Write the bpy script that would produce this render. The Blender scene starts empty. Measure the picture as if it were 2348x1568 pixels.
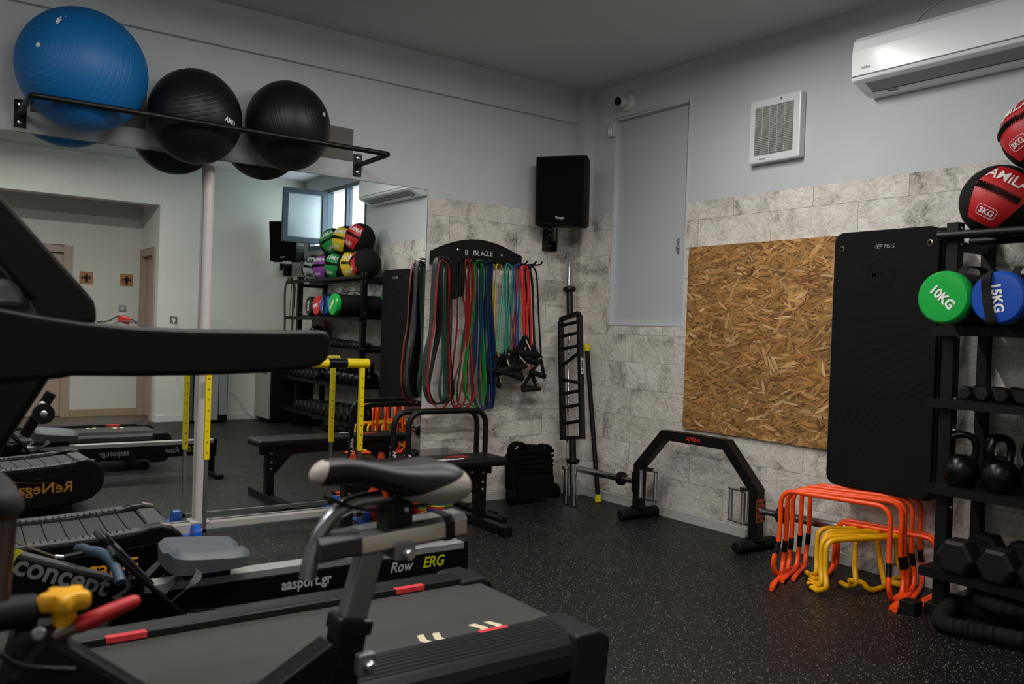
import bpy, bmesh, math, random
from mathutils import Vector, Matrix, Euler, Quaternion
random.seed(7)
PI = math.pi
SC = bpy.context.scene
COL = SC.collection

# ------------------------------------------------------------------ camera
CAM = Vector((-4.339, -5.153, 1.25)); FPX = 1959.2
_y, _p, _r = math.radians(54.288), math.radians(-0.754), math.radians(-1.955)
FW = Vector((math.cos(_y)*math.cos(_p), math.sin(_y)*math.cos(_p), math.sin(_p)))
_rr = Vector((math.sin(_y), -math.cos(_y), 0)); _uu = _rr.cross(FW)
RT = _rr*math.cos(_r) - _uu*math.sin(_r); UP = _uu*math.cos(_r) + _rr*math.sin(_r)
cam_d = bpy.data.cameras.new('camera'); cam = bpy.data.objects.new('camera', cam_d); COL.objects.link(cam)
cam.matrix_world = Matrix.Translation(CAM) @ Matrix((RT, UP, -FW)).transposed().to_4x4()
cam_d.sensor_width = 36.0; cam_d.lens = 36.0*FPX/2348.0; cam_d.clip_start = 0.05
cam_d.dof.use_dof = True; cam_d.dof.focus_distance = 5.6; cam_d.dof.aperture_fstop = 4.5
SC.camera = cam
def at(px, py, x=None, y=None, z=None, m=False):
    """where the sight line through a pixel of the photograph meets the plane x=, y= or z= (m: by way of the mirror)"""
    d = FW + RT*((px-1174)/FPX) + UP*((784-py)/FPX)
    if x is not None: t = (x-CAM.x)/d.x
    elif y is not None: t = ((-y if m else y)-CAM.y)/d.y
    else: t = (z-CAM.z)/d.z
    P = CAM + d*t
    if m: P.y = -P.y
    return P

# ------------------------------------------------------------------ world, lights, exposure
SC.view_settings.view_transform = 'Standard'; SC.view_settings.look = 'None'
SC.view_settings.gamma = 1.0; SC.view_settings.use_curve_mapping = False
SC.view_settings.exposure = 0.0
W = bpy.data.worlds.new('overcast_sky'); SC.world = W; W.use_nodes = True
bg = W.node_tree.nodes['Background']; bg.inputs[0].default_value = (0.80, 0.91, 1.0, 1); bg.inputs[1].default_value = 7.0
def area(name, loc, sx, sy, rot, power, col, portal=False):
    L = bpy.data.lights.new(name, 'AREA'); L.shape = 'RECTANGLE'; L.size = sx; L.size_y = sy
    L.energy = power; L.color = col
    o = bpy.data.objects.new(name, L); o.location = loc; o.rotation_euler = rot; COL.objects.link(o)
    if portal: L.cycles.is_portal = True
    return o
# daylight through the high window in the right wall
area('window_portal', (0.13, -4.68, 2.57), 1.66, 0.70, (0, math.radians(90), 0), 1, (1, 1, 1), True)
bpy.data.objects['window_portal'].rotation_euler = Matrix(((0, 0, 1), (1, 0, 0), (0, 1, 0))).to_euler()
# ceiling tubes (each sits in a housing built with the room)
TUBES = [(-1.55, -2.15), (-3.2, -2.15), (-5.2, -2.15), (-3.2, -3.95), (-5.2, -3.95), (-7.2, -2.15)]
TUBE_W = 33
for i, (tx, ty) in enumerate(TUBES):
    area('tube_light', (tx, ty, 3.035), 1.15, 0.05, (0, 0, 0), TUBE_W*(1.12, 0.85, 0.55, 1.3, 1.1, 0.5)[i], (1.0, 0.975, 0.94))

# ------------------------------------------------------------------ helpers
def lin(c):
    if isinstance(c, str):
        c = c.lstrip('#'); c = [int(c[i:i+2], 16)/255 for i in (0, 2, 4)]
        c = [v/12.92 if v <= 0.04045 else ((v+0.055)/1.055)**2.4 for v in c]
    return (c[0], c[1], c[2], 1.0)
MATS = {}
def mat(name, col='#808080', rough=0.5, metal=0.0, var=0.06, bump=0.0, bscale=60.0, vscale=8.0, spec=0.5, coat=0.0, trans=0.0, emit=None, estr=0.0):
    if name in MATS: return MATS[name]
    m = bpy.data.materials.new(name); m.use_nodes = True; nt = m.node_tree; N = nt.nodes; L = nt.links
    b = N['Principled BSDF']; c = lin(col)
    if max(c[:3]) < 0.022 and metal == 0: c = tuple(v*0.55 for v in c[:3])+(1,); spec = min(spec, 0.28)
    b.inputs['Roughness'].default_value = rough; b.inputs['Metallic'].default_value = metal
    b.inputs['Specular IOR Level'].default_value = spec; b.inputs['Coat Weight'].default_value = coat
    b.inputs['Transmission Weight'].default_value = trans
    tc = N.new('ShaderNodeTexCoord'); nz = N.new('ShaderNodeTexNoise'); nz.inputs['Scale'].default_value = vscale; nz.inputs['Detail'].default_value = 4
    L.new(tc.outputs['Object'], nz.inputs['Vector'])
    mx = N.new('ShaderNodeMix'); mx.data_type = 'RGBA'
    mx.inputs['A'].default_value = (c[0]*(1-var), c[1]*(1-var), c[2]*(1-var), 1)
    mx.inputs['B'].default_value = (min(1, c[0]*(1+var)), min(1, c[1]*(1+var)), min(1, c[2]*(1+var)), 1)
    L.new(nz.outputs['Fac'], mx.inputs['Factor']); L.new(mx.outputs['Result'], b.inputs['Base Color'])
    mr = N.new('ShaderNodeMapRange'); mr.inputs['To Min'].default_value = max(0, rough-0.06); mr.inputs['To Max'].default_value = min(1, rough+0.06)
    L.new(nz.outputs['Fac'], mr.inputs['Value']); L.new(mr.outputs['Result'], b.inputs['Roughness'])
    if bump:
        n2 = N.new('ShaderNodeTexNoise'); n2.inputs['Scale'].default_value = bscale; n2.inputs['Detail'].default_value = 3
        L.new(tc.outputs['Object'], n2.inputs['Vector'])
        bp = N.new('ShaderNodeBump'); bp.inputs['Strength'].default_value = bump; bp.inputs['Distance'].default_value = 0.004
        L.new(n2.outputs['Fac'], bp.inputs['Height']); L.new(bp.outputs['Normal'], b.inputs['Normal'])
    if emit:
        b.inputs['Emission Color'].default_value = lin(emit); b.inputs['Emission Strength'].default_value = estr
    MATS[name] = m; return m

def frames(pts, closed=False, up=None):
    """parallel transported frames along a path"""
    n = len(pts); T = []
    for i in range(n):
        if closed: d = pts[(i+1) % n]-pts[i-1]
        elif i == 0: d = pts[1]-pts[0]
        elif i == n-1: d = pts[-1]-pts[-2]
        else: d = (pts[i+1]-pts[i]).normalized()+(pts[i]-pts[i-1]).normalized()
        T.append(d.normalized() if d.length > 1e-9 else Vector((0, 0, 1)))
    ref = Vector(up) if up else (Vector((0, 0, 1)) if abs(T[0].z) < 0.9 else Vector((1, 0, 0)))
    out = []; prev = None
    for t in T:
        if up is not None: a = ref-t*ref.dot(t)
        elif prev is None: a = ref-t*ref.dot(t)
        else: a = prev-t*prev.dot(t)
        if a.length < 1e-6: a = t.orthogonal()
        a.normalize(); prev = a; out.append((t, a, t.cross(a)))
    return out
def V3(p): return Vector(p)
def arc_path(pts, rad, seg=6, closed=False):
    """polyline with rounded corners"""
    pts = [Vector(p) for p in pts]; n = len(pts); out = []
    for i in range(n):
        if not closed and i in (0, n-1): out.append(pts[i]); continue
        p0, p1, p2 = pts[i-1], pts[i], pts[(i+1) % n]
        a = p0-p1; b = p2-p1; la, lb = a.length, b.length; a.normalize(); b.normalize()
        r = min(rad, la*0.49, lb*0.49)
        for k in range(seg+1):
            s = k/seg; q = (p1+a*r)*(1-s)**2 + p1*2*s*(1-s) + (p1+b*r)*s*s
            out.append(q)
    return out
def smooth_path(pts, sub=4, closed=False):
    """Catmull-Rom through the points"""
    pts = [Vector(p) for p in pts]; n = len(pts); out = []
    rng = range(n) if closed else range(n-1)
    for i in rng:
        if closed: p0, p1, p2, p3 = pts[i-1], pts[i], pts[(i+1) % n], pts[(i+2) % n]
        else: p0, p1, p2, p3 = pts[max(i-1, 0)], pts[i], pts[i+1], pts[min(i+2, n-1)]
        for k in range(sub):
            t = k/sub
            out.append(0.5*((2*p1)+(p2-p0)*t+(2*p0-5*p1+4*p2-p3)*t*t+(3*p1-p0-3*p2+p3)*t**3))
    if not closed: out.append(pts[-1])
    return out
class MB:
    def __init__(s): s.v = []; s.f = []; s.sm = []; s.mi = []; s.col = None
    def add(s, vs, fs, smooth=False, mi=0):
        o = len(s.v); s.v += [Vector(v) for v in vs]
        for f in fs: s.f.append([i+o for i in f]); s.sm.append(smooth); s.mi.append(mi)
        return s
    def box(s, c, d, R=None, mi=0):
        x, y, z = d[0]/2, d[1]/2, d[2]/2
        vs = [Vector((a*x, b*y, e*z)) for e in (-1, 1) for a, b in ((-1, -1), (1, -1), (1, 1), (-1, 1))]
        if R is not None: vs = [R @ v for v in vs]
        vs = [v+Vector(c) for v in vs]
        return s.add(vs, [(3, 2, 1, 0), (4, 5, 6, 7), (0, 1, 5, 4), (1, 2, 6, 5), (2, 3, 7, 6), (3, 0, 4, 7)], False, mi)
    def bb(s, x0, x1, y0, y1, z0, z1, mi=0):
        return s.box(((x0+x1)/2, (y0+y1)/2, (z0+z1)/2), (abs(x1-x0), abs(y1-y0), abs(z1-z0)), None, mi)
    def sweep(s, pts, prof, closed=False, up=None, smooth=True, cap=True, scales=None, mi=0):
        """sweep a closed 2-D profile along a path"""
        pts = [Vector(p) for p in pts]; fr = frames(pts, closed, up); m = len(prof); vs = []; fs = []
        for i, (p, (t, a, b)) in enumerate(zip(pts, fr)):
            k = scales[i] if scales else 1.0
            ka, kb = k if isinstance(k, tuple) else (k, k)
            for (u, w) in prof: vs.append(p+a*u*ka+b*w*kb)
        n = len(pts)
        for i in range(n if closed else n-1):
            j = (i+1) % n
            for q in range(m):
                r = (q+1) % m; fs.append((i*m+q, i*m+r, j*m+r, j*m+q))
        s.add(vs, fs, smooth, mi)
        if cap and not closed:
            o = len(s.v)-len(vs)
            s.f.append([o+q for q in range(m)][::-1]); s.sm.append(False); s.mi.append(mi)
            s.f.append([o+(n-1)*m+q for q in range(m)]); s.sm.append(False); s.mi.append(mi)
        return s
    def tube(s, pts, r, n=12, closed=False, cap=True, scales=None, mi=0):
        return s.sweep(pts, [(r*math.cos(2*PI*k/n), r*math.sin(2*PI*k/n)) for k in range(n)], closed, None, True, cap, scales, mi)
    def bar(s, pts, w, h, up=(0, 0, 1), closed=False, mi=0):
        """rectangular section: h along up, w across"""
        return s.sweep(pts, [(-h/2, -w/2), (h/2, -w/2), (h/2, w/2), (-h/2, w/2)], closed, up, False, True, None, mi)
    def cyl(s, p, q, r, r2=None, n=20, mi=0):
        r2 = r if r2 is None else r2
        return s.tube([p, q], 1.0, n, scales=[r, r2], mi=mi)
    def lathe(s, prof, o=(0, 0, 0), ax=(0, 0, 1), n=28, mi=0, smooth=True, cap=True):
        """prof: (radius, height) pairs along axis"""
        o = Vector(o); ax = Vector(ax).normalized(); a = ax.orthogonal().normalized(); b = ax.cross(a); vs = []; fs = []
        m = len(prof)
        for (r, h) in prof:
            for k in range(n): vs.append(o+ax*h+(a*math.cos(2*PI*k/n)+b*math.sin(2*PI*k/n))*r)
        for i in range(m-1):
            for k in range(n): fs.append((i*n+k, i*n+(k+1) % n, (i+1)*n+(k+1) % n, (i+1)*n+k))
        s.add(vs, fs, smooth, mi)
        o2 = len(s.v)-len(vs)
        if cap and prof[0][0] > 1e-6: s.f.append([o2+k for k in range(n)][::-1]); s.sm.append(False); s.mi.append(mi)
        if cap and prof[-1][0] > 1e-6: s.f.append([o2+(m-1)*n+k for k in range(n)]); s.sm.append(False); s.mi.append(mi)
        return s
    def prism(s, poly, o, u, v, depth, mi=0, smooth=False):
        """2-D polygon in the plane (u, v) at o, extruded by depth along u x v"""
        o = Vector(o); u = Vector(u).normalized(); v = Vector(v).normalized(); w = u.cross(v)*depth
        n = len(poly); vs = [o+u*a+v*b for a, b in poly]+[o+u*a+v*b+w for a, b in poly]
        fs = [tuple(range(n))[::-1], tuple(range(n, 2*n))]
        s.add(vs, fs, False, mi); k0 = len(s.v)-2*n
        for i in range(n):
            j = (i+1) % n; s.f.append([k0+i, k0+j, k0+n+j, k0+n+i]); s.sm.append(smooth); s.mi.append(mi)
        return s
    def ball(s, c, r, n=32, m=20, R=None, mi=0, fn=None):
        rx, ry, rz = (r, r, r) if not isinstance(r, tuple) else r
        vs = []; fs = []
        for i in range(m+1):
            th = PI*i/m
            for k in range(n):
                ph = 2*PI*k/n; v = Vector((rx*math.sin(th)*math.cos(ph), ry*math.sin(th)*math.sin(ph), rz*math.cos(th)))
                if fn: v = fn(v, th, ph)
                if R is not None: v = R @ v
                vs.append(v+Vector(c))
        for i in range(m):
            for k in range(n): fs.append((i*n+k, (i+1)*n+k, (i+1)*n+(k+1) % n, i*n+(k+1) % n))
        return s.add(vs, fs, True, mi)
    def build(s, name, mats, parent=None, loc=None, bevel=0, bseg=2, sub=0, uv=None):
        me = bpy.data.meshes.new(name); o = bpy.data.objects.new(name, me); COL.objects.link(o)
        if parent is not None:
            M = wm(parent).inverted(); o.parent = parent
        elif loc is not None: o.location = loc; M = Matrix.Translation(-Vector(loc))
        else:
            xs = [v.x for v in s.v]; ys = [v.y for v in s.v]; zs = [v.z for v in s.v]
            l = Vector(((min(xs)+max(xs))/2, (min(ys)+max(ys))/2, min(zs))); o.location = l; M = Matrix.Translation(-l)
        me.from_pydata([M @ v for v in s.v], [], s.f)
        me.polygons.foreach_set('use_smooth', s.sm)
        mats = mats if isinstance(mats, (list, tuple)) else [mats]
        for m_ in mats: me.materials.append(m_)
        if len(mats) > 1: me.polygons.foreach_set('material_index', s.mi)
        bm = bmesh.new(); bm.from_mesh(me); bmesh.ops.remove_doubles(bm, verts=bm.verts, dist=1e-6)
        bmesh.ops.recalc_face_normals(bm, faces=bm.faces); bm.to_mesh(me); bm.free(); me.update()
        if any(s.sm): me.set_sharp_from_angle(angle=math.radians(38))
        if bevel:
            b = o.modifiers.new('bevel', 'BEVEL'); b.width = bevel; b.segments = bseg; b.limit_method = 'ANGLE'; b.angle_limit = math.radians(40)
        if sub:
            b = o.modifiers.new('sub', 'SUBSURF'); b.levels = sub; b.render_levels = sub
        return o
def wm(o):
    M = o.matrix_basis.copy()
    return wm(o.parent) @ M if o.parent else M
def tag(o, label=None, cat=None, group=None, kind=None):
    if label: o['label'] = label
    if cat: o['category'] = cat
    if group: o['group'] = group
    if kind: o['kind'] = kind
    return o
def empty(name, loc, label=None, cat=None, group=None, rz=0.0):
    o = bpy.data.objects.new(name, None); o.location = loc; o.rotation_euler = (0, 0, rz); o.empty_display_size = 0.1
    COL.objects.link(o); return tag(o, label, cat, group)
def children(o): return [c for c in COL.objects if c.parent is o]
def copy_tree(o, parent=None):
    c = o.copy(); COL.objects.link(c); c.parent = parent
    for ch in children(o): copy_tree(ch, c)
    return c
def struct(name, b, m, **k):
    o = b.build(name, m, **k); o['kind'] = 'structure'; return o
def letter(s, size, m, parent, o, u, v, bold=0.0, depth=0.0015, shear=0.0, name='lettering', warp=None, width=1.0, center=True, spacing=1.0, loc=None):
    """flat raised lettering: baseline direction u, up direction v"""
    cu = bpy.data.curves.new(name, 'FONT'); cu.body = s; cu.size = 1.0; cu.offset = bold; cu.shear = shear; cu.space_character = spacing
    cu.align_x = 'CENTER' if center else 'LEFT'; cu.align_y = 'CENTER'; cu.extrude = 0.0; cu.resolution_u = 3
    t = bpy.data.objects.new('tmp', cu); COL.objects.link(t)
    dg = bpy.context.evaluated_depsgraph_get(); me = bpy.data.meshes.new_from_object(t.evaluated_get(dg))
    bpy.data.objects.remove(t); bpy.data.curves.remove(cu)
    u = Vector(u).normalized(); v = Vector(v).normalized(); w = u.cross(v); o = Vector(o)
    b = MB(); vs = [p.co.copy() for p in me.vertices]; fs = [list(p.vertices) for p in me.polygons]
    bpy.data.meshes.remove(me)
    def pt(q, h): 
        P = o+u*q.x*size*width+v*q.y*size+w*h
        return warp(P, h) if warp else P
    n = len(vs)
    b.add([pt(q, depth) for q in vs]+[pt(q, 0) for q in vs], fs)
    bound = {}
    for f in fs:
        for i in range(len(f)):
            e = (f[i], f[(i+1) % len(f)]); bound[e] = 1
    side = [(e[0]+0, e[1]+0, e[1]+n, e[0]+n) for e in bound if (e[1], e[0]) not in bound]
    for f in side: b.f.append(list(f)); b.sm.append(False); b.mi.append(0)
    ob = b.build(name, m, parent, loc=loc if loc else (None if parent else o))
    return ob

def part_bolts(parent, pts, m, r=0.008, h=0.005, name='bolt'):
    """each bolt a part of its own"""
    for p, n in pts:
        B = MB(); bolt(B, p, n, r, h); B.build(name, m, parent)
# ------------------------------------------------------------------ setting materials
def nn(nt, t, **k):
    n = nt.nodes.new(t)
    for a, v in k.items(): setattr(n, a, v)
    return n
def ramp(nt, stops, src):
    r = nn(nt, 'ShaderNodeValToRGB'); e = r.color_ramp.elements
    while len(e) < len(stops): e.new(0.5)
    for el, (p, c) in zip(e, stops): el.position = p; el.color = lin(c) if isinstance(c, str) else (c, c, c, 1)
    nt.links.new(src, r.inputs['Fac']); return r.outputs['Color']
def mixc(nt, a, b, f, mode='MIX'):
    m = nn(nt, 'ShaderNodeMix', data_type='RGBA', blend_type=mode)
    for s, v in (('A', a), ('B', b)):
        if isinstance(v, str): m.inputs[s].default_value = lin(v)
        else: nt.links.new(v, m.inputs[s])
    if isinstance(f, (int, float)): m.inputs['Factor'].default_value = f
    else: nt.links.new(f, m.inputs['Factor'])
    return m.outputs['Result']
def math_(nt, op, a, b=None, c=None):
    m = nn(nt, 'ShaderNodeMath', operation=op)
    for i, v in enumerate((a, b, c)):
        if v is None: continue
        if isinstance(v, (int, float)): m.inputs[i].default_value = v
        else: nt.links.new(v, m.inputs[i])
    return m.outputs[0]
def noise(nt, vec, scale, detail=4, dist=0.0, rough=0.5, out='Fac'):
    n = nn(nt, 'ShaderNodeTexNoise'); n.inputs['Scale'].default_value = scale; n.inputs['Detail'].default_value = detail
    n.inputs['Distortion'].default_value = dist; n.inputs['Roughness'].default_value = rough
    nt.links.new(vec, n.inputs['Vector']); return n.outputs[out]
PAINT = '#c4c6c9'
def wall_material(name, stone=True, c0='#babfc3', c1='#c2c6c8'):
    m = bpy.data.materials.new(name); m.use_nodes = True; nt = m.node_tree; L = nt.links; b = nt.nodes['Principled BSDF']
    geo = nn(nt, 'ShaderNodeNewGeometry'); sp = nn(nt, 'ShaderNodeSeparateXYZ'); L.new(geo.outputs['Position'], sp.inputs[0])
    pos = geo.outputs['Position']
    pc = ramp(nt, [(0.3, c0), (0.7, c1)], noise(nt, pos, 1.7, 3))
    if not stone:
        blot = ramp(nt, [(0.60, 0.0), (0.66, 1.0)], noise(nt, pos, 1.4, 5, 0.3, 0.6))
        pc = mixc(nt, pc, '#a9b0b0', math_(nt, 'MULTIPLY', blot, 0.28))
        L.new(pc, b.inputs['Base Color']); b.inputs['Roughness'].default_value = 0.6
        return m
    u = math_(nt, 'ADD', math_(nt, 'ADD', sp.outputs['X'], sp.outputs['Y']), 1.5)
    v = math_(nt, 'ADD', sp.outputs['Z'], 0.1215)
    uv = nn(nt, 'ShaderNodeCombineXYZ'); L.new(u, uv.inputs[0]); L.new(v, uv.inputs[1])
    wob = noise(nt, pos, 7.0, 2, 0, 0.5, 'Color')
    vm = nn(nt, 'ShaderNodeVectorMath', operation='MULTIPLY_ADD'); L.new(wob, vm.inputs[0]); vm.inputs[1].default_value = (0.006, 0.006, 0); L.new(uv.outputs[0], vm.inputs[2])
    br = nn(nt, 'ShaderNodeTexBrick'); br.offset = 0.5; br.squash = 1.0
    L.new(vm.outputs[0], br.inputs['Vector'])
    for k, val in (('Scale', 1.0), ('Mortar Size', 0.0013), ('Mortar Smooth', 0.3), ('Bias', 0.0), ('Brick Width', 0.587), ('Row Height', 0.1965)): br.inputs[k].default_value = val
    br.inputs['Color1'].default_value = (0, 0, 0, 1); br.inputs['Color2'].default_value = (1, 1, 1, 1); br.inputs['Mortar'].default_value = (0.5, 0.5, 0.5, 1)
    off = nn(nt, 'ShaderNodeVectorMath', operation='MULTIPLY_ADD'); L.new(br.outputs['Color'], off.inputs[0]); off.inputs[1].default_value = (17, 11, 23); L.new(pos, off.inputs[2])
    q = off.outputs[0]
    base = ramp(nt, [(0.25, '#b0a89e'), (0.48, '#d0c9c0'), (0.72, '#e6e2db')], noise(nt, q, 5.0, 8, 1.2, 0.62))
    tint = ramp(nt, [(0.0, '#cdc4b8'), (1.0, '#e2e1de')], br.outputs['Color'])
    base = mixc(nt, base, tint, 0.25)
    # grey smudges printed on the stones
    sm1 = ramp(nt, [(0.51, 0.0), (0.65, 1.0)], noise(nt, q, 3.6, 7, 0.8, 0.66))
    sm2 = ramp(nt, [(0.35, 0.0), (0.62, 1.0)], noise(nt, q, 26.0, 6, 1.5, 0.7))
    sm = math_(nt, 'MULTIPLY', sm1, math_(nt, 'ADD', math_(nt, 'MULTIPLY', sm2, 0.75), 0.25))
    base = mixc(nt, base, '#5a544f', math_(nt, 'MULTIPLY', sm, 0.88))
    # pale printed ridges and darker creases
    rd = noise(nt, q, 8.5, 5, 2.6, 0.6)
    ridge = ramp(nt, [(0.0, 1.0), (0.022, 0.0)], math_(nt, 'ABSOLUTE', math_(nt, 'SUBTRACT', rd, 0.5)))
    base = mixc(nt, base, '#f0ede8', math_(nt, 'MULTIPLY', ridge, 0.5))
    rd2 = noise(nt, q, 6.3, 6, 3.2, 0.6)
    ridge2 = ramp(nt, [(0.0, 1.0), (0.016, 0.0)], math_(nt, 'ABSOLUTE', math_(nt, 'SUBTRACT', rd2, 0.47)))
    base = mixc(nt, base, '#857c74', math_(nt, 'MULTIPLY', ridge2, 0.55))
    base = mixc(nt, base, '#5d5854', math_(nt, 'MULTIPLY', br.outputs['Fac'], 0.8))
    mask = ramp(nt, [(0.0, 0.0), (1.0, 1.0)], math_(nt, 'GREATER_THAN', sp.outputs['Z'], math_(nt, 'ADD', 2.151, math_(nt, 'MULTIPLY', noise(nt, pos, 20, 3), 0.012))))
    col = mixc(nt, base, pc, mask); L.new(col, b.inputs['Base Color'])
    b.inputs['Roughness'].default_value = 0.62
    h = math_(nt, 'ADD', math_(nt, 'MULTIPLY', rd, 1.0), math_(nt, 'MULTIPLY', noise(nt, q, 30, 4, 1), 0.3))
    h = math_(nt, 'MULTIPLY', h, math_(nt, 'SUBTRACT', 1.0, mask))
    bp = nn(nt, 'ShaderNodeBump'); bp.inputs['Strength'].default_value = 0.7; bp.inputs['Distance'].default_value = 0.016
    L.new(h, bp.inputs['Height']); L.new(bp.outputs['Normal'], b.inputs['Normal'])
    return m
M_STONE = wall_material('stone_wallpaper_wall'); M_PAINT = wall_material('painted_wall', False); M_CREAM = wall_material('cream_painted_wall', False, '#cfd2c8', '#d8d9d0')
M_CEIL = mat('ceiling_paint', '#c9cbcc', 0.8, var=0.02, vscale=1.0)
M_TRIM = mat('baseboard_paint', '#b4b2ae', 0.45, var=0.05, vscale=5)
def floor_material():
    m = bpy.data.materials.new('speckled_rubber'); m.use_nodes = True; nt = m.node_tree; L = nt.links; b = nt.nodes['Principled BSDF']
    geo = nn(nt, 'ShaderNodeNewGeometry'); pos = geo.outputs['Position']
    mp = nn(nt, 'ShaderNodeMapping'); mp.inputs['Scale'].default_value = (1.0, 1.6, 1.0); mp.inputs['Rotation'].default_value = (0, 0, 0.5); L.new(pos, mp.inputs[0])
    vo = nn(nt, 'ShaderNodeTexVoronoi'); vo.inputs['Scale'].default_value = 120; L.new(mp.outputs[0], vo.inputs['Vector'])
    sc = nn(nt, 'ShaderNodeSeparateColor'); L.new(vo.outputs['Color'], sc.inputs[0])
    cell = math_(nt, 'GREATER_THAN', sc.outputs[0], 0.66)
    rad = math_(nt, 'MULTIPLY', sc.outputs[1], 0.42)
    dot = math_(nt, 'MULTIPLY', math_(nt, 'LESS_THAN', vo.outputs['Distance'], rad), cell)
    base = ramp(nt, [(0.3, '#0b0a0a'), (0.7, '#121211')], noise(nt, pos, 2.2, 5))
    fine = ramp(nt, [(0.60, 0.0), (0.75, 1.0)], noise(nt, pos, 330, 2))
    base = mixc(nt, base, '#2c2a29', math_(nt, 'MULTIPLY', fine, 0.35))
    spk = ramp(nt, [(0.0, '#7d7a70'), (0.6, '#c0b8a4'), (1.0, '#8c866c')], sc.outputs[2])
    col = mixc(nt, base, spk, dot)
    # seams between the tiles
    sp = nn(nt, 'ShaderNodeSeparateXYZ'); L.new(pos, sp.inputs[0])
    def seam(v, ph):
        f = math_(nt, 'FRACT', math_(nt, 'ADD', v, ph)); return math_(nt, 'LESS_THAN', math_(nt, 'ABSOLUTE', math_(nt, 'SUBTRACT', f, 0.5)), 0.0016)
    se = math_(nt, 'MAXIMUM', seam(sp.outputs[0], 0.18), seam(sp.outputs[1], 0.37))
    col = mixc(nt, col, '#050505', se)
    L.new(col, b.inputs['Base Color']); b.inputs['Specular IOR Level'].default_value = 0.33
    r = nn(nt, 'ShaderNodeMapRange'); r.inputs['To Min'].default_value = 0.42; r.inputs['To Max'].default_value = 0.58; L.new(noise(nt, pos, 3, 4), r.inputs['Value']); L.new(r.outputs[0], b.inputs['Roughness'])
    bp = nn(nt, 'ShaderNodeBump'); bp.inputs['Strength'].default_value = 0.25; bp.inputs['Distance'].default_value = 0.003
    L.new(math_(nt, 'SUBTRACT', noise(nt, pos, 140, 3), math_(nt, 'MULTIPLY', se, 2.0)), bp.inputs['Height']); L.new(bp.outputs['Normal'], b.inputs['Normal'])
    return m
M_FLOOR = floor_material()
H = 3.118
# ------------------------------------------------------------------ room shell
struct('floor', MB().bb(-9, 0.4, -5.70, 0.4, -0.12, 0), M_FLOOR)
struct('ceiling', MB().bb(-9, 0.4, -6.9, 0.4, H, H+0.12), M_CEIL)
struct('wall_left', MB().bb(-9, 0.0, 0, 0.2, 0, H), M_STONE)
b = MB()                                                   # right wall with the hatch recess and the window opening
Y0, Y1 = -1.094, -0.360; HZ0, HZ1 = 1.326, 2.850
WY0, WY1, WZ0, WZ1 = -5.52, -3.84, 2.20, 2.94
b.bb(0, 0.2, Y1, 0, 0, H); b.bb(0, 0.2, Y0, Y1, 0, HZ0); b.bb(0, 0.2, Y0, Y1, HZ1, H); b.bb(0.05, 0.2, Y0, Y1, HZ0, HZ1)
b.bb(0, 0.2, WY1, Y0, 0, H); b.bb(0, 0.2, WY0, WY1, 0, WZ0); b.bb(0, 0.2, WY0, WY1, WZ1, H); b.bb(0, 0.2, -5.9, WY0, 0, H)
struct('wall_right', b, M_STONE)
struct('wall_corner', MB().bb(-0.1, 0, -0.12, 0, 0, H), M_STONE)
struct('trim_1', MB().bb(-9, -0.1, -0.028, 0, 2.868, H), M_PAINT)     # beam over the mirror wall
b = MB(); b.bb(-1.81, 0.0, -5.9, -5.70, 0, H); b.bb(-9, -1.81, -5.9, -5.70, 2.615, H)
struct('wall_back', b, M_CREAM)
b = MB(); b.bb(-5.4, -3.40, -6.85, -6.605, 0, H); b.bb(-2.70, -1.6, -6.85, -6.605, 0, H); b.bb(-3.40, -2.70, -6.85, -6.605, 2.02, H); b.bb(-3.40, -2.70, -6.85, -6.70, 0, 2.02)
struct('wall_recess', b, mat('recess_wall_paint', '#c3c3bd', 0.65, var=0.03, vscale=2))
b = MB(); b.bb(-1.81, -1.6, -6.605, -6.55, 0, H); b.bb(-1.81, -1.6, -5.93, -5.9, 0, H); b.bb(-1.81, -1.6, -6.55, -5.93, 2.04, H); b.bb(-1.70, -1.6, -6.55, -5.93, 0, 2.04)
struct('wall_recess_right', b, M_CREAM)
struct('wall_recess_left', MB().bb(-5.4, -5.2, -6.6, -5.9, 0, H), M_PAINT)
b = MB(); b.bb(-9, -5.2, -5.9, -5.70, 0, 2.615)
struct('wall_back_left', b, M_PAINT)
struct('wall_far', MB().bb(-9.2, -9, -6.9, 0.4, 0, H), M_PAINT)
M_WOODF = mat('laminate_floor', '#5d5348', 0.45, var=0.2, vscale=3)
struct('floor_recess', MB().bb(-5.4, -1.6, -6.8, -5.70, -0.12, 0.001), M_WOODF)
# baseboards
bh = 0.066
struct('baseboard_left', MB().bb(-1.39, -0.1, -0.012, 0, 0, bh), M_TRIM, bevel=0.003)
struct('baseboard_right', MB().bb(-0.012, 0, -5.7, -0.12, 0, bh), M_TRIM, bevel=0.003)
b = MB(); b.bb(-0.112, -0.1, -0.132, 0, 0, bh); b.bb(-0.112, 0, -0.132, -0.12, 0, bh)
struct('baseboard_corner', b, M_TRIM, bevel=0.002)
struct('baseboard_back', MB().bb(-1.81, 0, -5.70, -5.688, 0, 0.08), mat('white_baseboard', '#cfd0cc', 0.5), bevel=0.003)
M_DOOR = mat('door_wood', '#a89387', 0.5, var=0.08, vscale=6, bump=0.1, bscale=30)
M_DTRIM = mat('door_trim_wood', '#a28d7e', 0.45, var=0.06, vscale=8)
b = MB(); b.bb(-2.62, -1.825, -6.605, -6.590, 0, 0.09); b.bb(-1.825, -1.81, -6.605, -6.59, 0, 0.09)
struct('baseboard_recess', b, mat('oak_baseboard', '#9a8769', 0.5, var=0.1))
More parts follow.
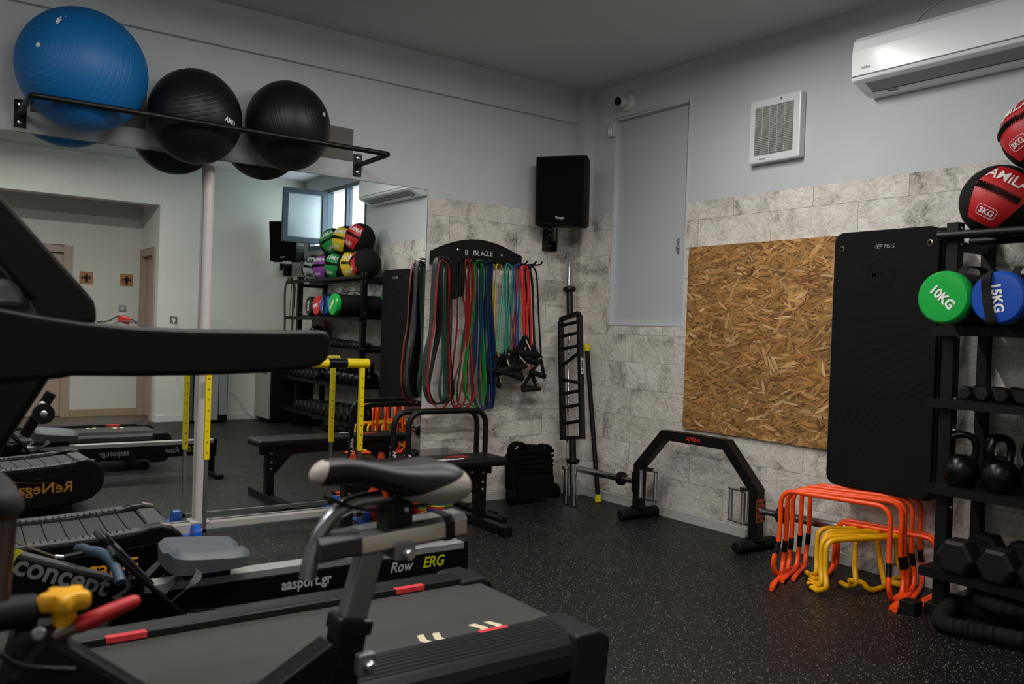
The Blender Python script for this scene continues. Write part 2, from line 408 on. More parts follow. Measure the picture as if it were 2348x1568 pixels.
# kerb under the mirror
struct('trim_2', MB().bb(-9, -1.40, -0.055, 0, 0, 0.062), mat('kerb_paint', '#a9a5a2', 0.5, var=0.12, vscale=4), bevel=0.004)
# hatch: a shut panel set into the right wall
b = MB(); b.bb(0.042, 0.058, Y0+0.003, Y1-0.003, HZ0+0.003, HZ1-0.003)
M_HATCH = mat('hatch_paint', '#b6b9be', 0.55, var=0.02, vscale=3)
d = struct('door_1', b, M_HATCH, bevel=0.002)
b = MB(); b.bb(-0.004, 0.05, Y0-0.012, Y0+0.004, HZ0-0.01, HZ1+0.012); b.bb(-0.004, 0.05, Y1-0.004, Y1+0.01, HZ0-0.01, HZ1+0.012)
b.bb(-0.004, 0.05, Y0+0.004, Y1-0.004, HZ1-0.004, HZ1+0.012); b.bb(-0.004, 0.05, Y0+0.004, Y1-0.004, HZ0-0.010, HZ0+0.004)
b.build('door_frame', mat('hatch_frame_paint', '#c0c3c6', 0.5, var=0.02), d, bevel=0.002)
M_STEEL = mat('brushed_steel', '#b4b6b8', 0.3, 1.0)
P = at(1556, 567, x=0.042)
b = MB(); b.bb(0.036, 0.042, P.y-0.011, P.y+0.011, P.z-0.045, P.z+0.065); b.cyl((0.028, P.y, P.z+0.04), (0.042, P.y, P.z+0.04), 0.010); b.cyl((0.030, P.y, P.z), (0.042, P.y, P.z), 0.008)
b.box((0.024, P.y-0.004, P.z-0.004), (0.016, 0.030, 0.008))
b.build('door_lock', M_STEEL, d, bevel=0.001)
# doors seen in the recess
def doorset(name, o, u, w, n, hgt, hinge):
    """o: floor point at one jamb, u along the wall, n out of the wall"""
    o = Vector(o); u = Vector(u); n = Vector(n); z = Vector((0, 0, 1))
    def bx(B, a0, a1, n0, n1, z0, z1):
        p = o+u*a0+n*n0; q = o+u*a1+n*n1
        B.bb(min(p.x, q.x), max(p.x, q.x), min(p.y, q.y), max(p.y, q.y), z0, z1)
    leaf = MB(); bx(leaf, 0, w, -0.085, -0.045, 0.008, hgt-0.005)
    d = struct(name, leaf, M_DOOR, bevel=0.003)
    f = MB(); bx(f, -0.09, 0.005, -0.06, 0.018, 0, hgt+0.09); bx(f, w-0.005, w+0.09, -0.06, 0.018, 0, hgt+0.09); bx(f, 0.005, w-0.005, -0.06, 0.018, hgt, hgt+0.09)
    f.build('door_frame', M_DTRIM, d, bevel=0.004)
    h = MB(); a = w-0.07 if hinge else 0.07
    p = o+u*a+n*(-0.045); p.z = 1.02
    h.cyl(p, p+n*0.05, 0.009); h.cyl(p+n*0.045, p+n*0.045+u*(-0.11 if hinge else 0.11), 0.008); h.cyl(p, p+n*0.006, 0.022)
    h.build('door_handle', M_STEEL, d)
    return d
doorset('door_2', (-3.40, -6.605, 0), (1, 0, 0), 0.70, (0, 1, 0), 2.02, False)
doorset('door_3', (-1.81, -6.54, 0), (0, 1, 0), 0.60, (-1, 0, 0), 2.03, False)

# ------------------------------------------------------------------ window in the right wall
M_ALU = mat('anthracite_frame', '#4a545d', 0.35, 0.3)
M_GLASS = mat('clear_pane', '#f4fbff', 0.02, trans=1.0, var=0.0); M_GLASS.node_tree.nodes['Principled BSDF'].inputs['IOR'].default_value = 1.01
M_FROST = mat('frosted_pane', '#dfe8ea', 0.55, trans=0.75, var=0.02)
win = MB(); t = 0.05; xa, xb = -0.006, 0.075
win.bb(xa, xb, WY0, WY1, WZ1-t, WZ1); win.bb(xa, xb, WY0, WY1, WZ0, WZ0+t); win.bb(xa, xb, WY0, WY0+t, WZ0+t, WZ1-t); win.bb(xa, xb, WY1-t, WY1, WZ0+t, WZ1-t)
for my in (-4.955, -4.40): win.bb(xa, xb, my-0.028, my+0.028, WZ0+t, WZ1-t)
wo = struct('window_1', win, M_ALU, bevel=0.003)
MB().bb(0.03, 0.036, -4.372, WY1-t, WZ0+t, WZ1-t).build('window_pane', M_GLASS, wo)
MB().bb(0.03, 0.036, -4.927, -4.428, WZ0+t, WZ1-t).build('window_pane', M_GLASS, wo)
# open casement, hinged on the mullion, swung into the room
hp = Vector((-0.012, -4.945, 0)); ang = math.radians(183); du = Vector((math.cos(ang), math.sin(ang), 0)); dn = Vector((-du.y, du.x, 0))
def sash_box(B, a0, a1, n0, n1, z0, z1):
    c = hp+du*(a0+a1)/2+dn*(n0+n1)/2; c.z = (z0+z1)/2
    B.box(c, (abs(a1-a0), abs(n1-n0), z1-z0), Matrix.Rotation(ang, 3, 'Z'))
zs0, zs1, sw = 2.245, 2.905, 0.555
B = MB(); ft = 0.062
sash_box(B, 0, ft, -0.03, 0.03, zs0+ft, zs1-ft); sash_box(B, sw-ft, sw, -0.03, 0.03, zs0+ft, zs1-ft); sash_box(B, 0, sw, -0.03, 0.03, zs0, zs0+ft); sash_box(B, 0, sw, -0.03, 0.03, zs1-ft, zs1)
sa = B.build('casement', M_ALU, wo, bevel=0.004)
B = MB(); sash_box(B, ft-0.005, sw-ft+0.005, -0.006, 0.006, zs0+ft-0.005, zs1-ft+0.005); B.build('frosted_pane', M_FROST, sa)
B = MB(); sash_box(B, sw-0.055, sw-0.02, 0.03, 0.045, 2.50, 2.62); sash_box(B, sw-0.045, sw-0.03, 0.045, 0.06, 2.53, 2.63); B.build('casement_handle', mat('black_plastic', '#121213', 0.4), sa, bevel=0.002)
for hz in (2.36, 2.80): MB().cyl((hp.x, hp.y-0.005, hz-0.04), (hp.x, hp.y-0.005, hz+0.04), 0.010).build('hinge', mat('black_plastic', '', 0.4), sa)
# neighbouring facade outside the window
tag(MB().bb(1.2, 1.5, -10.5, -7.05, 0.0, 5.5).build('neighbour_wall', mat('outside_render', '#cdbfb2', 0.8, var=0.05, vscale=3)), 'beige rendered house wall outside the open window', 'wall')
COL.objects['neighbour_wall']['kind'] = 'structure'

# ------------------------------------------------------------------ ceiling tubes
M_HOUS = mat('lamp_housing', '#d5d7d8', 0.4)
M_DIFF = mat('lamp_diffuser', '#ffffff', 0.5, emit='#fff4e2', estr=6.0)
first = None
where = ['nearest the corner, above the open floor', 'above the rowing machine', 'further left above the flywheel end', 'over the spinning bike', 'left of the spinning bike', 'at the far left end of the gym']
for i, (tx, ty) in enumerate(TUBES):
    if first is None:
        r = empty('ceiling_light', (tx, ty, H), rz=0); first = r
        B = MB(); B.bb(tx-0.62, tx+0.62, ty-0.04, ty+0.04, 3.062, H); B.build('housing', M_HOUS, r, bevel=0.004)
        B = MB(); B.bb(tx-0.59, tx+0.59, ty-0.028, ty+0.028, 3.042, 3.062); B.build('diffuser', M_DIFF, r, bevel=0.004)
    else: r = copy_tree(first); r.location = (tx, ty, H)
    tag(r, 'long slim white ceiling tube light '+where[i], 'ceiling light', 'ceiling tubes')
# ------------------------------------------------------------------ shared materials
M_BLKM = mat('black_powder_coat', '#101011', 0.42, var=0.1, vscale=20, bump=0.05, bscale=250)
M_BLKP = mat('black_plastic', '#121213', 0.4)
M_RUB = mat('black_rubber', '#0e0e0f', 0.6, bump=0.12, bscale=120)
M_CHROME = mat('chrome', '#b4b7ba', 0.16, 1.0, var=0.02)
M_ZINC = mat('zinc_bolt', '#b9bdc1', 0.28, 1.0)
M_WHITEP = mat('white_plastic', '#d9dcde', 0.35, var=0.02)
M_WHITE = mat('white_print', '#e6e6e4', 0.5, var=0.02)
M_RED = mat('red_print', '#c8251f', 0.45, var=0.05)
def bolt(B, p, n, r=0.008, h=0.005):
    p = Vector(p); n = Vector(n).normalized()
    B.lathe([(r, 0), (r, h*0.6), (r*0.7, h), (0.0, h)], p, n, 12)

# ------------------------------------------------------------------ mirror
M_MIRROR = bpy.data.materials.new('mirror_silver'); M_MIRROR.use_nodes = True
_b = M_MIRROR.node_tree.nodes['Principled BSDF']; _b.inputs['Metallic'].default_value = 1; _b.inputs['Roughness'].default_value = 0.0
_b.inputs['Base Color'].default_value = (0.87, 0.905, 0.875, 1)
M_EDGE = mat('mirror_edge', '#5b6b68', 0.25)
def mirror(x0, x1, z0, z1, label):
    r = empty('wall_mirror', ((x0+x1)/2, -0.003, z0), label, 'mirror', 'mirrors on the long wall')
    MB().bb(x0, x1, -0.005, -0.001, z0, z1).build('mirror_glass', M_MIRROR, r)
    B = MB(); e = 0.0035
    B.bb(x0-e, x0, -0.0058, 0, z0, z1); B.bb(x1, x1+e, -0.0058, 0, z0, z1); B.bb(x0-e, x1+e, -0.0058, 0, z1, z1+e); B.bb(x0-e, x1+e, -0.0058, 0, z0-e, z0)
    B.build('polished_edge', M_EDGE, r)
mirror(-2.874, -1.395, 0.068, 2.197, 'tall wall mirror to the right of the vertical white pipe')
mirror(-5.6, -2.882, 0.068, 2.197, 'long wall mirror to the left of the vertical white pipe')
r = empty('wall_pipe', (-2.877, -0.03, 0.0), 'vertical off-white round pipe standing between the two mirrors', 'pipe')
MB().cyl((-2.877, -0.036, 0.06), (-2.877, -0.036, 2.2), 0.028, n=24).build('pipe_tube', mat('pipe_paint', '#c9c4c2', 0.4, var=0.06), r)
MB().bb(-2.93, -2.825, -0.062, -0.001, 0.058, 0.075).build('pipe_foot', mat('pipe_paint', '', 0.4), r, bevel=0.006)

# ------------------------------------------------------------------ gym balls on their wall rail
r = empty('gym_ball_rail', (-2.88, 0, 2.22), 'long black tubular wall rail carrying three gym balls above the mirror', 'wall rack')
yr, zr = -0.45, 2.30
B = MB(); B.tube(arc_path([(-3.845, -0.012, 2.292), (-3.845, yr, zr), (-1.928, yr, zr), (-1.928, -0.012, 2.292)], 0.03, 6), 0.0155, 14); B.build('rail', M_BLKM, r)
for x in (-3.845, -1.928):
    p = MB().bb(x-0.028, x+0.028, -0.012, 0, 2.222, 2.366).build('mounting_plate', M_BLKM, r, bevel=0.002)
    part_bolts(p, [((x, -0.012, z), (0, -1, 0)) for z in (2.248, 2.340)], M_ZINC, 0.013, 0.006)
M_TILE = wall_material('stone_wallpaper_offcut')
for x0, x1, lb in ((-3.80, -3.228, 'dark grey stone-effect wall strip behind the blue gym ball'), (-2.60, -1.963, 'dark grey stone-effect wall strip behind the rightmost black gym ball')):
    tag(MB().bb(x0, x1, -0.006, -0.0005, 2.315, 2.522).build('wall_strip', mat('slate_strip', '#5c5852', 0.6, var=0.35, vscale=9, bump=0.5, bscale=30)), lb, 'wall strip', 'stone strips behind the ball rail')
def ballmat(name, c, rough):
    return mat(name, c, rough, var=0.05, vscale=5)
def gym_ball(c, rx, ry, rz, m, label, axis, logo=None, scale=1.0):
    """inflatable ball with moulded rings around two poles"""
    r = empty('gym_ball', (c[0], c[1], c[2]-rz), label, 'gym ball', 'gym balls on the wall rail')
    R = Vector((0, 0, 1)).rotation_difference(Vector(axis).normalized()).to_matrix()
    rings = [math.radians(a) for a in (9, 15, 21, 27, 33, 58, 64, 70, 76, 82, 104, 110, 116, 122, 147, 153, 159, 165)]
    def fn(v, th, ph):
        d = min(abs(th-q) for q in rings)
        k = 1.0-0.0048*math.exp(-(d/0.010)**2); return v*k
    B = MB(); B.ball((0, 0, 0), 1.0, 96, 360, R, fn=fn)
    for v in B.v: v.x = c[0]+v.x*rx; v.y = c[1]+v.y*ry; v.z = c[2]+v.z*rz
    o = B.build('ball_shell', m, r)
    ax = Vector(axis).normalized(); p = Vector((c[0]+ax.x*rx, c[1]+ax.y*ry, c[2]+ax.z*rz))
    B = MB(); B.lathe([(0.012, -0.004), (0.012, 0.002), (0.006, 0.004), (0.0, 0.004)], p, ax, 14); B.build('valve', mat('ivory_plug', '#cfcdc4', 0.5), r)
    return r
M_BLUE = mat('blue_vinyl', '#065f9e', 0.46, var=0.06, vscale=4, spec=0.35)
M_BLKV = mat('black_vinyl', '#19191b', 0.40, var=0.15, vscale=5, spec=0.4)
gb = gym_ball((-3.593, -0.262, 2.512), 0.312, 0.25, 0.312, M_BLUE, 'large blue gym ball at the left end of the wall rail', (-0.72, -0.68, 0.12))
g2 = gym_ball((-3.018, -0.225, 2.380), 0.252, 0.215, 0.262, M_BLKV, 'black gym ball in the middle of the wall rail with white print', (-0.35, -0.25, 0.9))
g3 = gym_ball((-2.484, -0.225, 2.418), 0.250, 0.215, 0.262, M_BLKV, 'black gym ball at the right end of the wall rail, rings facing the room', (0.62, -0.74, 0.25))
def wrap_ball(c, rx, ry, rz, off):
    c = Vector(c)
    def f(P, h):
        d = P-c; k = math.sqrt((d.x/rx)**2+(d.y/ry)**2+(d.z/rz)**2)
        q = Vector((d.x/k, d.y/k, d.z/k)); return c+q*(1+(off+h)/min(rx, ry, rz))
    return f
pc = at(537, 283, y=-0.40)
letter('AMILA', 0.040, M_WHITE, g2, (pc.x, -0.42, pc.z), (0.93, 0, -0.25), (0.25, 0, 0.93), 0.02, 0.001, warp=wrap_ball((-3.018, -0.225, 2.380), 0.252, 0.215, 0.262, 0.001))
pc = at(143, 55, y=-0.42)
B = MB()
random.seed(3)
for k in range(14):                                        # worn remains of the white print
    a = random.uniform(-0.02, 0.02); e = random.uniform(-0.035, 0.03); s = random.uniform(0.003, 0.009)
    o = Vector((pc.x+a+e*0.5, -0.42, pc.z+e)); pg = [o+Vector((math.cos(t)*s*random.uniform(.6, 1.2), 0, math.sin(t)*s*random.uniform(.6, 1.4))) for t in [i*PI/3 for i in range(6)]]
    f = wrap_ball((-3.593, -0.262, 2.512), 0.312, 0.25, 0.312, 0.0008)
    B.add([f(q, 0) for q in pg], [tuple(range(6))])
B.build('worn_print', M_WHITE, gb)

# ------------------------------------------------------------------ air conditioner, fan, camera, sensor
r = empty('air_conditioner', (0, -3.03, 2.58), 'white wall air conditioner high on the right wall', 'air conditioner')
M_AC = mat('glossy_white_plastic', '#f6f9fb', 0.22, var=0.01, spec=0.3)
ya, yb = -2.452, -3.600
prof = [(0.0, 2.590), (-0.055, 2.590), (-0.105, 2.602), (-0.188, 2.636), (-0.213, 2.646), (-0.221, 2.668), (-0.221, 2.800), (-0.212, 2.852), (-0.185, 2.880), (-0.13, 2.893), (0.0, 2.893)]
B = MB(); B.prism([(x, z) for x, z in prof], (0, ya, 0), (1, 0, 0), (0, 0, 1), ya-yb); body = B.build('casing', M_AC, r, bevel=0.006, bseg=3)
B = MB(); B.prism([(-0.108, 2.6025), (-0.110, 2.6000), (-0.186, 2.6315), (-0.184, 2.6345)], (0, ya-0.06, 0), (1, 0, 0), (0, 0, 1), (ya-yb)-0.12); B.build('louvre', mat('ac_louvre', '#8f9498', 0.5, bump=0.4, bscale=400), r)
B = MB(); B.bb(-0.2235, -0.2195, yb+0.004, ya-0.004, 2.664, 2.6685); B.build('front_panel_line', mat('ac_gap', '#5a6a72', 0.5), r)
B = MB(); B.bb(-0.108, -0.100, yb+0.06, ya-0.06, 2.5985, 2.6025); B.build('outlet_slot', mat('ac_slot', '#1b2226', 0.6), r)
letter('midea', 0.022, mat('grey_print', '#6d7478', 0.4), r, (-0.2218, -2.535, 2.705), (0, -1, 0), (0, 0, 1), 0.01, 0.0008)
B = MB(); B.bb(-0.0805, -0.0795, -2.66, -2.60, 2.5955, 2.5995, 0); B.box((-0.078, -2.61, 2.5945), (0.018, 0.05, 0.002)); B.build('sticker', mat('olive_sticker', '#6b6a4c', 0.5), r)
B = MB(); B.tube(smooth_path([(-0.004, -2.86, 3.05), (-0.006, -2.72, 2.99), (-0.006, -2.66, 2.93), (-0.02, -2.62, 2.90)], 5), 0.004, 8); B.tube(smooth_path([(-0.03, -2.60, 2.895), (-0.05, -2.62, 2.912), (-0.05, -2.68, 2.912), (-0.03, -2.70, 2.897)], 5), 0.004, 8)
B.build('cable', M_WHITEP, r)

r = empty('extractor_fan', (0, -1.828, 2.33), 'square white louvred extractor fan on the right wall', 'fan')
fy0, fy1, fz0, fz1 = -2.020, -1.650, 2.333, 2.722
B = MB(); B.bb(-0.055, -0.001, fy0, fy1, fz0, fz1); B.build('housing', mat('fan_white', '#d3d7da', 0.35), r, bevel=0.008)
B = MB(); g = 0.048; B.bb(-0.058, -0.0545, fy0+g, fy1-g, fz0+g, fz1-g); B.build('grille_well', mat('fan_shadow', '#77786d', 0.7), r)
B = MB(); n = 27
for i in range(n):
    z = fz0+g+0.006+(fz1-fz0-2*g-0.012)*i/(n-1)
    B.box((-0.0625, (fy0+fy1)/2, z), (0.010, fy1-fy0-2*g, 0.0016), Matrix.Rotation(math.radians(28), 3, 'Y'))
for k in (0.2, 0.4, 0.6, 0.8): B.bb(-0.066, -0.058, fy0+g+(fy1-fy0-2*g)*k-0.001, fy0+g+(fy1-fy0-2*g)*k+0.001, fz0+g, fz1-g)
B.build('grille', mat('fan_louvre', '#cfd2cf', 0.45), r)
letter('Vortice', 0.017, M_BLKP, r, (-0.0552, -1.755, 2.355), (0, -1, 0), (0, 0, 1), 0.01, 0.0008, shear=0.2)
letter('CE', 0.016, M_BLKP, r, (-0.0552, -1.88, 2.700), (0, -1, 0), (0, 0, 1), 0.05, 0.0008)

r = empty('security_camera', (0, -0.50, 2.95), 'small white dome security camera with black lens above the hatch', 'camera')
M_CAMW = mat('camera_white', '#cfd1d0', 0.35)
B = MB(); B.lathe([(0.068, 0), (0.068, 0.014), (0.06, 0.03), (0.045, 0.04), (0.0, 0.042)], (0, -0.50, 2.955), (-1, 0.0, -0.0), 28); B.build('mount', M_CAMW, r)
cd = Vector((-0.92, -0.20, -0.20)).normalized(); co = Vector((-0.075, -0.495, 2.952))
B = MB(); B.ball(co, 0.042, 28, 18); B.cyl(co, co+cd*0.052, 0.036, 0.034, 24); hd = B.build('camera_head', M_CAMW, r)
B = MB(); B.lathe([(0.031, 0), (0.031, 0.004), (0.024, 0.006), (0.0, 0.007)], co+cd*0.050, cd, 24); B.build('lens', mat('lens_black', '#050505', 0.12), hd)
r = empty('motion_sensor', (0, -0.333, 2.72), 'small white motion sensor left of the hatch top', 'sensor')
B = MB(); B.prism([(-0.035, 0), (0.035, 0), (0.035, 0.105), (-0.035, 0.105)], (0, -0.335, 2.728), (0, -1, 0), (0, 0, 1), 0.036); B.build('sensor_case', mat('sensor_white', '#bfc3c4', 0.4), r, bevel=0.008)
B = MB(); B.bb(-0.044, -0.034, -0.335-0.020, -0.335+0.020, 2.742, 2.790); B.build('sensor_window', mat('sensor_window', '#e3e6e8', 0.3), r, bevel=0.006)

# ------------------------------------------------------------------ loudspeakers
def loudspeaker(o, fdir, label, tilt=8):
    """o: top front centre of cabinet"""
    r = empty('loudspeaker', (0, 0, 0), label, 'loudspeaker', 'wall loudspeakers')
    B = MB(); w, h, dpt = 0.19, 0.500, 0.25
    poly = [(-w, 0), (w, 0), (w, -0.035), (w*0.84, -dpt), (-w*0.84, -dpt), (-w, -0.035)]
    B.prism(poly, (0, 0, -h), (1, 0, 0), (0, 1, 0), h)                  # cabinet: front at y=0, back towards -y
    B.build('cabinet', mat('speaker_plastic', '#0b0b0c', 0.6, bump=0.2, bscale=300, spec=0.15), r, bevel=0.012, bseg=3)
    B = MB(); B.bb(-w+0.018, w-0.018, 0.001, 0.009, -h+0.022, -0.018); B.build('grille', mat('speaker_mesh', '#080808', 0.8, bump=0.3, bscale=500, spec=0.1), r, bevel=0.006)
    B = MB()
    for k in range(9): B.bb(w*0.80, w*0.96, -0.20+0.0*k, -0.05, -0.09-0.036*k, -0.078-0.036*k)
    B.build('side_ribs', mat('speaker_rib', '#3a3936', 0.5), r)
    B = MB(); B.bb(-w+0.03, -w+0.09, -0.16, -0.03, -h-0.012, -h+0.005); B.build('foot', M_RUB, r)
    B = MB(); B.bb(w-0.09, w-0.03, -0.16, -0.03, -h-0.012, -h+0.005); B.build('foot', M_RUB, r)
    letter('Vonyx', 0.026, M_WHITE, r, (0.0, 0.0095, -h+0.055), (-1, 0, 0), (0, 0, 1), 0.01, 0.0008)
    R = Matrix.Rotation(math.radians(-tilt), 4, 'X')
    q = Vector((0, 1, 0)).rotation_difference(Vector((fdir[0], fdir[1], 0)).normalized()).to_matrix().to_4x4()
    r.matrix_basis = Matrix.Translation(Vector(o)) @ q @ R
    return r
s1 = loudspeaker((-0.475, -0.31, 2.525), (-0.80, -0.60), 'black loudspeaker on a wall bracket in the corner beside the resistance bands', 3)
loudspeaker((-0.47, -5.25, 2.52), (-0.72, 0.55), 'black loudspeaker hung in the back corner beside the open window', 6)
def bracket(wall, hang, label):
    r = empty('speaker_bracket', wall, label, 'wall bracket', 'loudspeaker brackets')
    wx, wy, wz = wall; hx, hy, hz = hang
    n = -1 if wy > -1 else 1
    B = MB(); B.bb(wx-0.05, wx+0.05, wy, wy+n*0.02, wz-0.09, wz+0.07); B.bb(wx-0.05, wx-0.04, wy, wy+n*0.06, wz-0.09, wz+0.07); B.bb(wx+0.04, wx+0.05, wy, wy+n*0.06, wz-0.09, wz+0.07)
    pl = B.build('wall_plate', M_BLKM, r, bevel=0.002)
    part_bolts(pl, [((wx, wy+n*0.02, wz+s), (0, n, 0)) for s in (-0.05, 0.03)], M_ZINC, 0.007, 0.004)
    B = MB(); B.bar([(wx, wy+n*0.04, wz+0.05), (hx, hy, hz-0.045)], 0.035, 0.03); B.build('arm', M_BLKM, r, bevel=0.002)
    B = MB(); B.cyl((hx, hy, hz-0.10), (hx, hy, hz-0.01), 0.022); B.build('pole_mount', M_BLKM, r)
bracket((-0.335, -0.001, 1.955), (-0.44, -0.22, 2.02), 'black steel bracket holding the corner loudspeaker')
bracket((-0.22, -5.699, 1.955), (-0.40, -5.42, 2.015), 'black steel bracket holding the back corner loudspeaker')

# ------------------------------------------------------------------ oriented strand board
r = empty('strand_board', (-0.01, -1.70, 0.62), 'square oriented strand board panel screwed to the right wall', 'wood panel')
random.seed(11)
c4 = [at(1583, 570, x=-0.02), at(1912, 541, x=-0.02), at(1896, 1028, x=-0.02), at(1571, 985, x=-0.02)]
oy0, oy1, oz0, oz1 = -2.262, -1.152, 0.632, 1.852
B = MB(); B.bb(-0.018, -0.001, oy0, oy1, oz0, oz1); cols = [(0.40, 0.21, 0.075)]*6
tones = ['#c4935a', '#b98849', '#a97639', '#9a6a34', '#d0a469', '#c79c60', '#94703f', '#bd8b4e', '#ae8047', '#dcb985', '#7d5629', '#ab8246', '#b38a52', '#a58048']
N = 4300
for i in range(N):
    L_ = random.uniform(0.03, 0.125)*random.choice([0.6, 1, 1.2]); w_ = random.uniform(0.006, 0.024); 
    cy = random.uniform(oy0-0.01, oy1+0.01); cz = random.uniform(oz0-0.01, oz1+0.01)
    if i > N*0.86: L_ = random.uniform(0.06, 0.15); w_ = random.uniform(0.010, 0.026)
    a = random.gauss(0.0, 0.42) if random.random() < 0.8 else random.uniform(-1.5, 1.5)
    pts = []
    m_ = 8
    for k in range(m_):
        t = 2*PI*k/m_; e = max(abs(math.cos(t)), 0.2); px_ = L_/2*math.cos(t)*random.uniform(0.85, 1.1); py_ = w_/2*math.sin(t)*random.uniform(0.6, 1.25)
        yy = cy+px_*math.cos(a)-py_*math.sin(a); zz = cz+px_*math.sin(a)+py_*math.cos(a)
        pts.append((min(max(yy, oy0), oy1), min(max(zz, oz0), oz1)))
    x = -0.0182-i*1.2e-6
    B.add([(x, p[0], p[1]) for p in pts], [tuple(range(m_))])
    c = lin(random.choice(tones)); k = random.uniform(0.66, 0.94) if i < N*0.86 else random.uniform(0.85, 1.15); cols.append((c[0]*k, c[1]*k, c[2]*k))
me = bpy.data.meshes.new('board'); o = bpy.data.objects.new('board', me); COL.objects.link(o); o.parent = r
Mi = wm(r).inverted(); me.from_pydata([Mi @ v for v in B.v], [], B.f)
at_ = me.color_attributes.new('strand', 'FLOAT_COLOR', 'CORNER'); li = 0
for pi, p in enumerate(me.polygons):
    for _ in range(p.loop_total): at_.data[li].color = (*cols[pi], 1); li += 1
m = bpy.data.materials.new('strand_wood'); m.use_nodes = True; nt = m.node_tree
ca = nn(nt, 'ShaderNodeVertexColor', layer_name='strand'); tc = nn(nt, 'ShaderNodeTexCoord')
mp = nn(nt, 'ShaderNodeMapping'); mp.inputs['Scale'].default_value = (1, 14, 90); nt.links.new(tc.outputs['Object'], mp.inputs[0])
gr = ramp(nt, [(0.3, 0.78), (0.7, 1.08)], noise(nt, mp.outputs[0], 3.0, 4, 0.4))
pt_ = ramp(nt, [(0.35, 0.80), (0.65, 1.1)], noise(nt, tc.outputs['Object'], 4.0, 3))
nt.links.new(mixc(nt, mixc(nt, mixc(nt, ca.outputs['Color'], gr, 1.0, 'MULTIPLY'), pt_, 1.0, 'MULTIPLY'), '#e0a868', 0.12, 'MULTIPLY'), nt.nodes['Principled BSDF'].inputs['Base Color'])
nt.nodes['Principled BSDF'].inputs['Roughness'].default_value = 0.55; me.materials.append(m)
for px, py in ((1610, 585), (1712, 600), (1790, 585), (1893, 588), (1607, 926), (1701, 930), (1776, 943), (1886, 957), (1893, 755), (1600, 740)):
    p = at(px, py, x=-0.024); part_bolts(r, [((-0.0234, p.y, p.z), (-1, 0, 0))], M_ZINC, 0.006, 0.002, 'screw')

# ------------------------------------------------------------------ lobby signs, switches, sockets
M_OAK = mat('plywood_sign', '#a06c45', 0.5, var=0.1, vscale=14)
def sign(x, label):
    r = empty('restroom_sign', (x, -6.605, 1.652), label, 'sign', 'wooden restroom signs')
    B = MB(); B.prism([(-0.076, 0), (0.076, 0), (0.076, 0.152), (-0.076, 0.152)], (x, -6.604, 1.652), (1, 0, 0), (0, 0, 1), -0.008); B.build('sign_plate', M_OAK, r, bevel=0.006)
    B = MB(); y = -6.595; zc = 1.652+0.076
    B.lathe([(0.013, 0), (0.013, 0.003), (0.0, 0.003)], (x, y, zc+0.040), (0, 1, 0), 16)
    B.prism([(-0.026, 0.026), (0.026, 0.026), (0.030, 0.0), (0.018, -0.012), (0.015, -0.055), (-0.015, -0.055), (-0.018, -0.012), (-0.030, 0.0)], (x, y+0.003, zc), (1, 0, 0), (0, 0, 1), 0.003)
    B.bb(x-0.05, x+0.05, y, y+0.003, zc-0.003, zc+0.004)
    for s in (-1, 1):
        B.bb(x+s*0.040-0.004, x+s*0.040+0.004, y, y+0.003, zc-0.020, zc+0.021); B.bb(x+s*0.051-0.004, x+s*0.051+0.004, y, y+0.003, zc-0.013, zc+0.014)
    B.build('pictogram', M_BLKP, r)
sign(-2.451, 'wooden restroom sign with lifter pictogram beside the wooden door')
sign(-1.984, 'wooden restroom sign with lifter pictogram above the light switch')
r = empty('light_switch', (-2.024, -6.605, 1.32), 'silver square light switch below the right restroom sign', 'switch')
B = MB(); B.bb(-2.068, -1.980, -6.605, -6.594, 1.325, 1.408); B.build('switch_plate', M_STEEL, r, bevel=0.004)
B = MB(); B.bb(-2.048, -2.000, -6.594, -6.588, 1.342, 1.392); B.build('rocker', mat('switch_rocker', '#a7adae', 0.3), r, bevel=0.002)
r = empty('light_switch', (-2.024, -6.605, 1.22), 'white lower switch plate under the silver light switch', 'switch')
B = MB(); B.bb(-2.062, -1.984, -6.605, -6.597, 1.225, 1.305); B.build('switch_plate', M_WHITEP, r, bevel=0.004)
B = MB(); B.bb(-2.046, -2.000, -6.597, -6.591, 1.242, 1.290); B.build('rocker', M_WHITEP, r, bevel=0.002)
r = empty('wall_socket', (-1.625, -5.70, 1.20), 'silver wall socket with a white plug on the back wall', 'socket')
B = MB(); B.bb(-1.668, -1.582, -5.70, -5.690, 1.200, 1.286); B.build('socket_plate', M_STEEL, r, bevel=0.004)
B = MB(); B.cyl((-1.625, -5.690, 1.243), (-1.625, -5.655, 1.240), 0.019); B.cyl((-1.625, -5.668, 1.243), (-1.625, -5.665, 1.205), 0.010); B.build('plug', M_WHITEP, r)
tag(MB().tube(smooth_path([(-1.625, -5.665, 1.21), (-1.622, -5.67, 0.9), (-1.60, -5.685, 0.66), (-1.55, -5.684, 0.45), (-1.50, -5.66, 0.30)], 6), 0.0045, 8).build('power_cable', M_WHITEP), 'white cable hanging from the wall socket to the water cooler', 'cable')

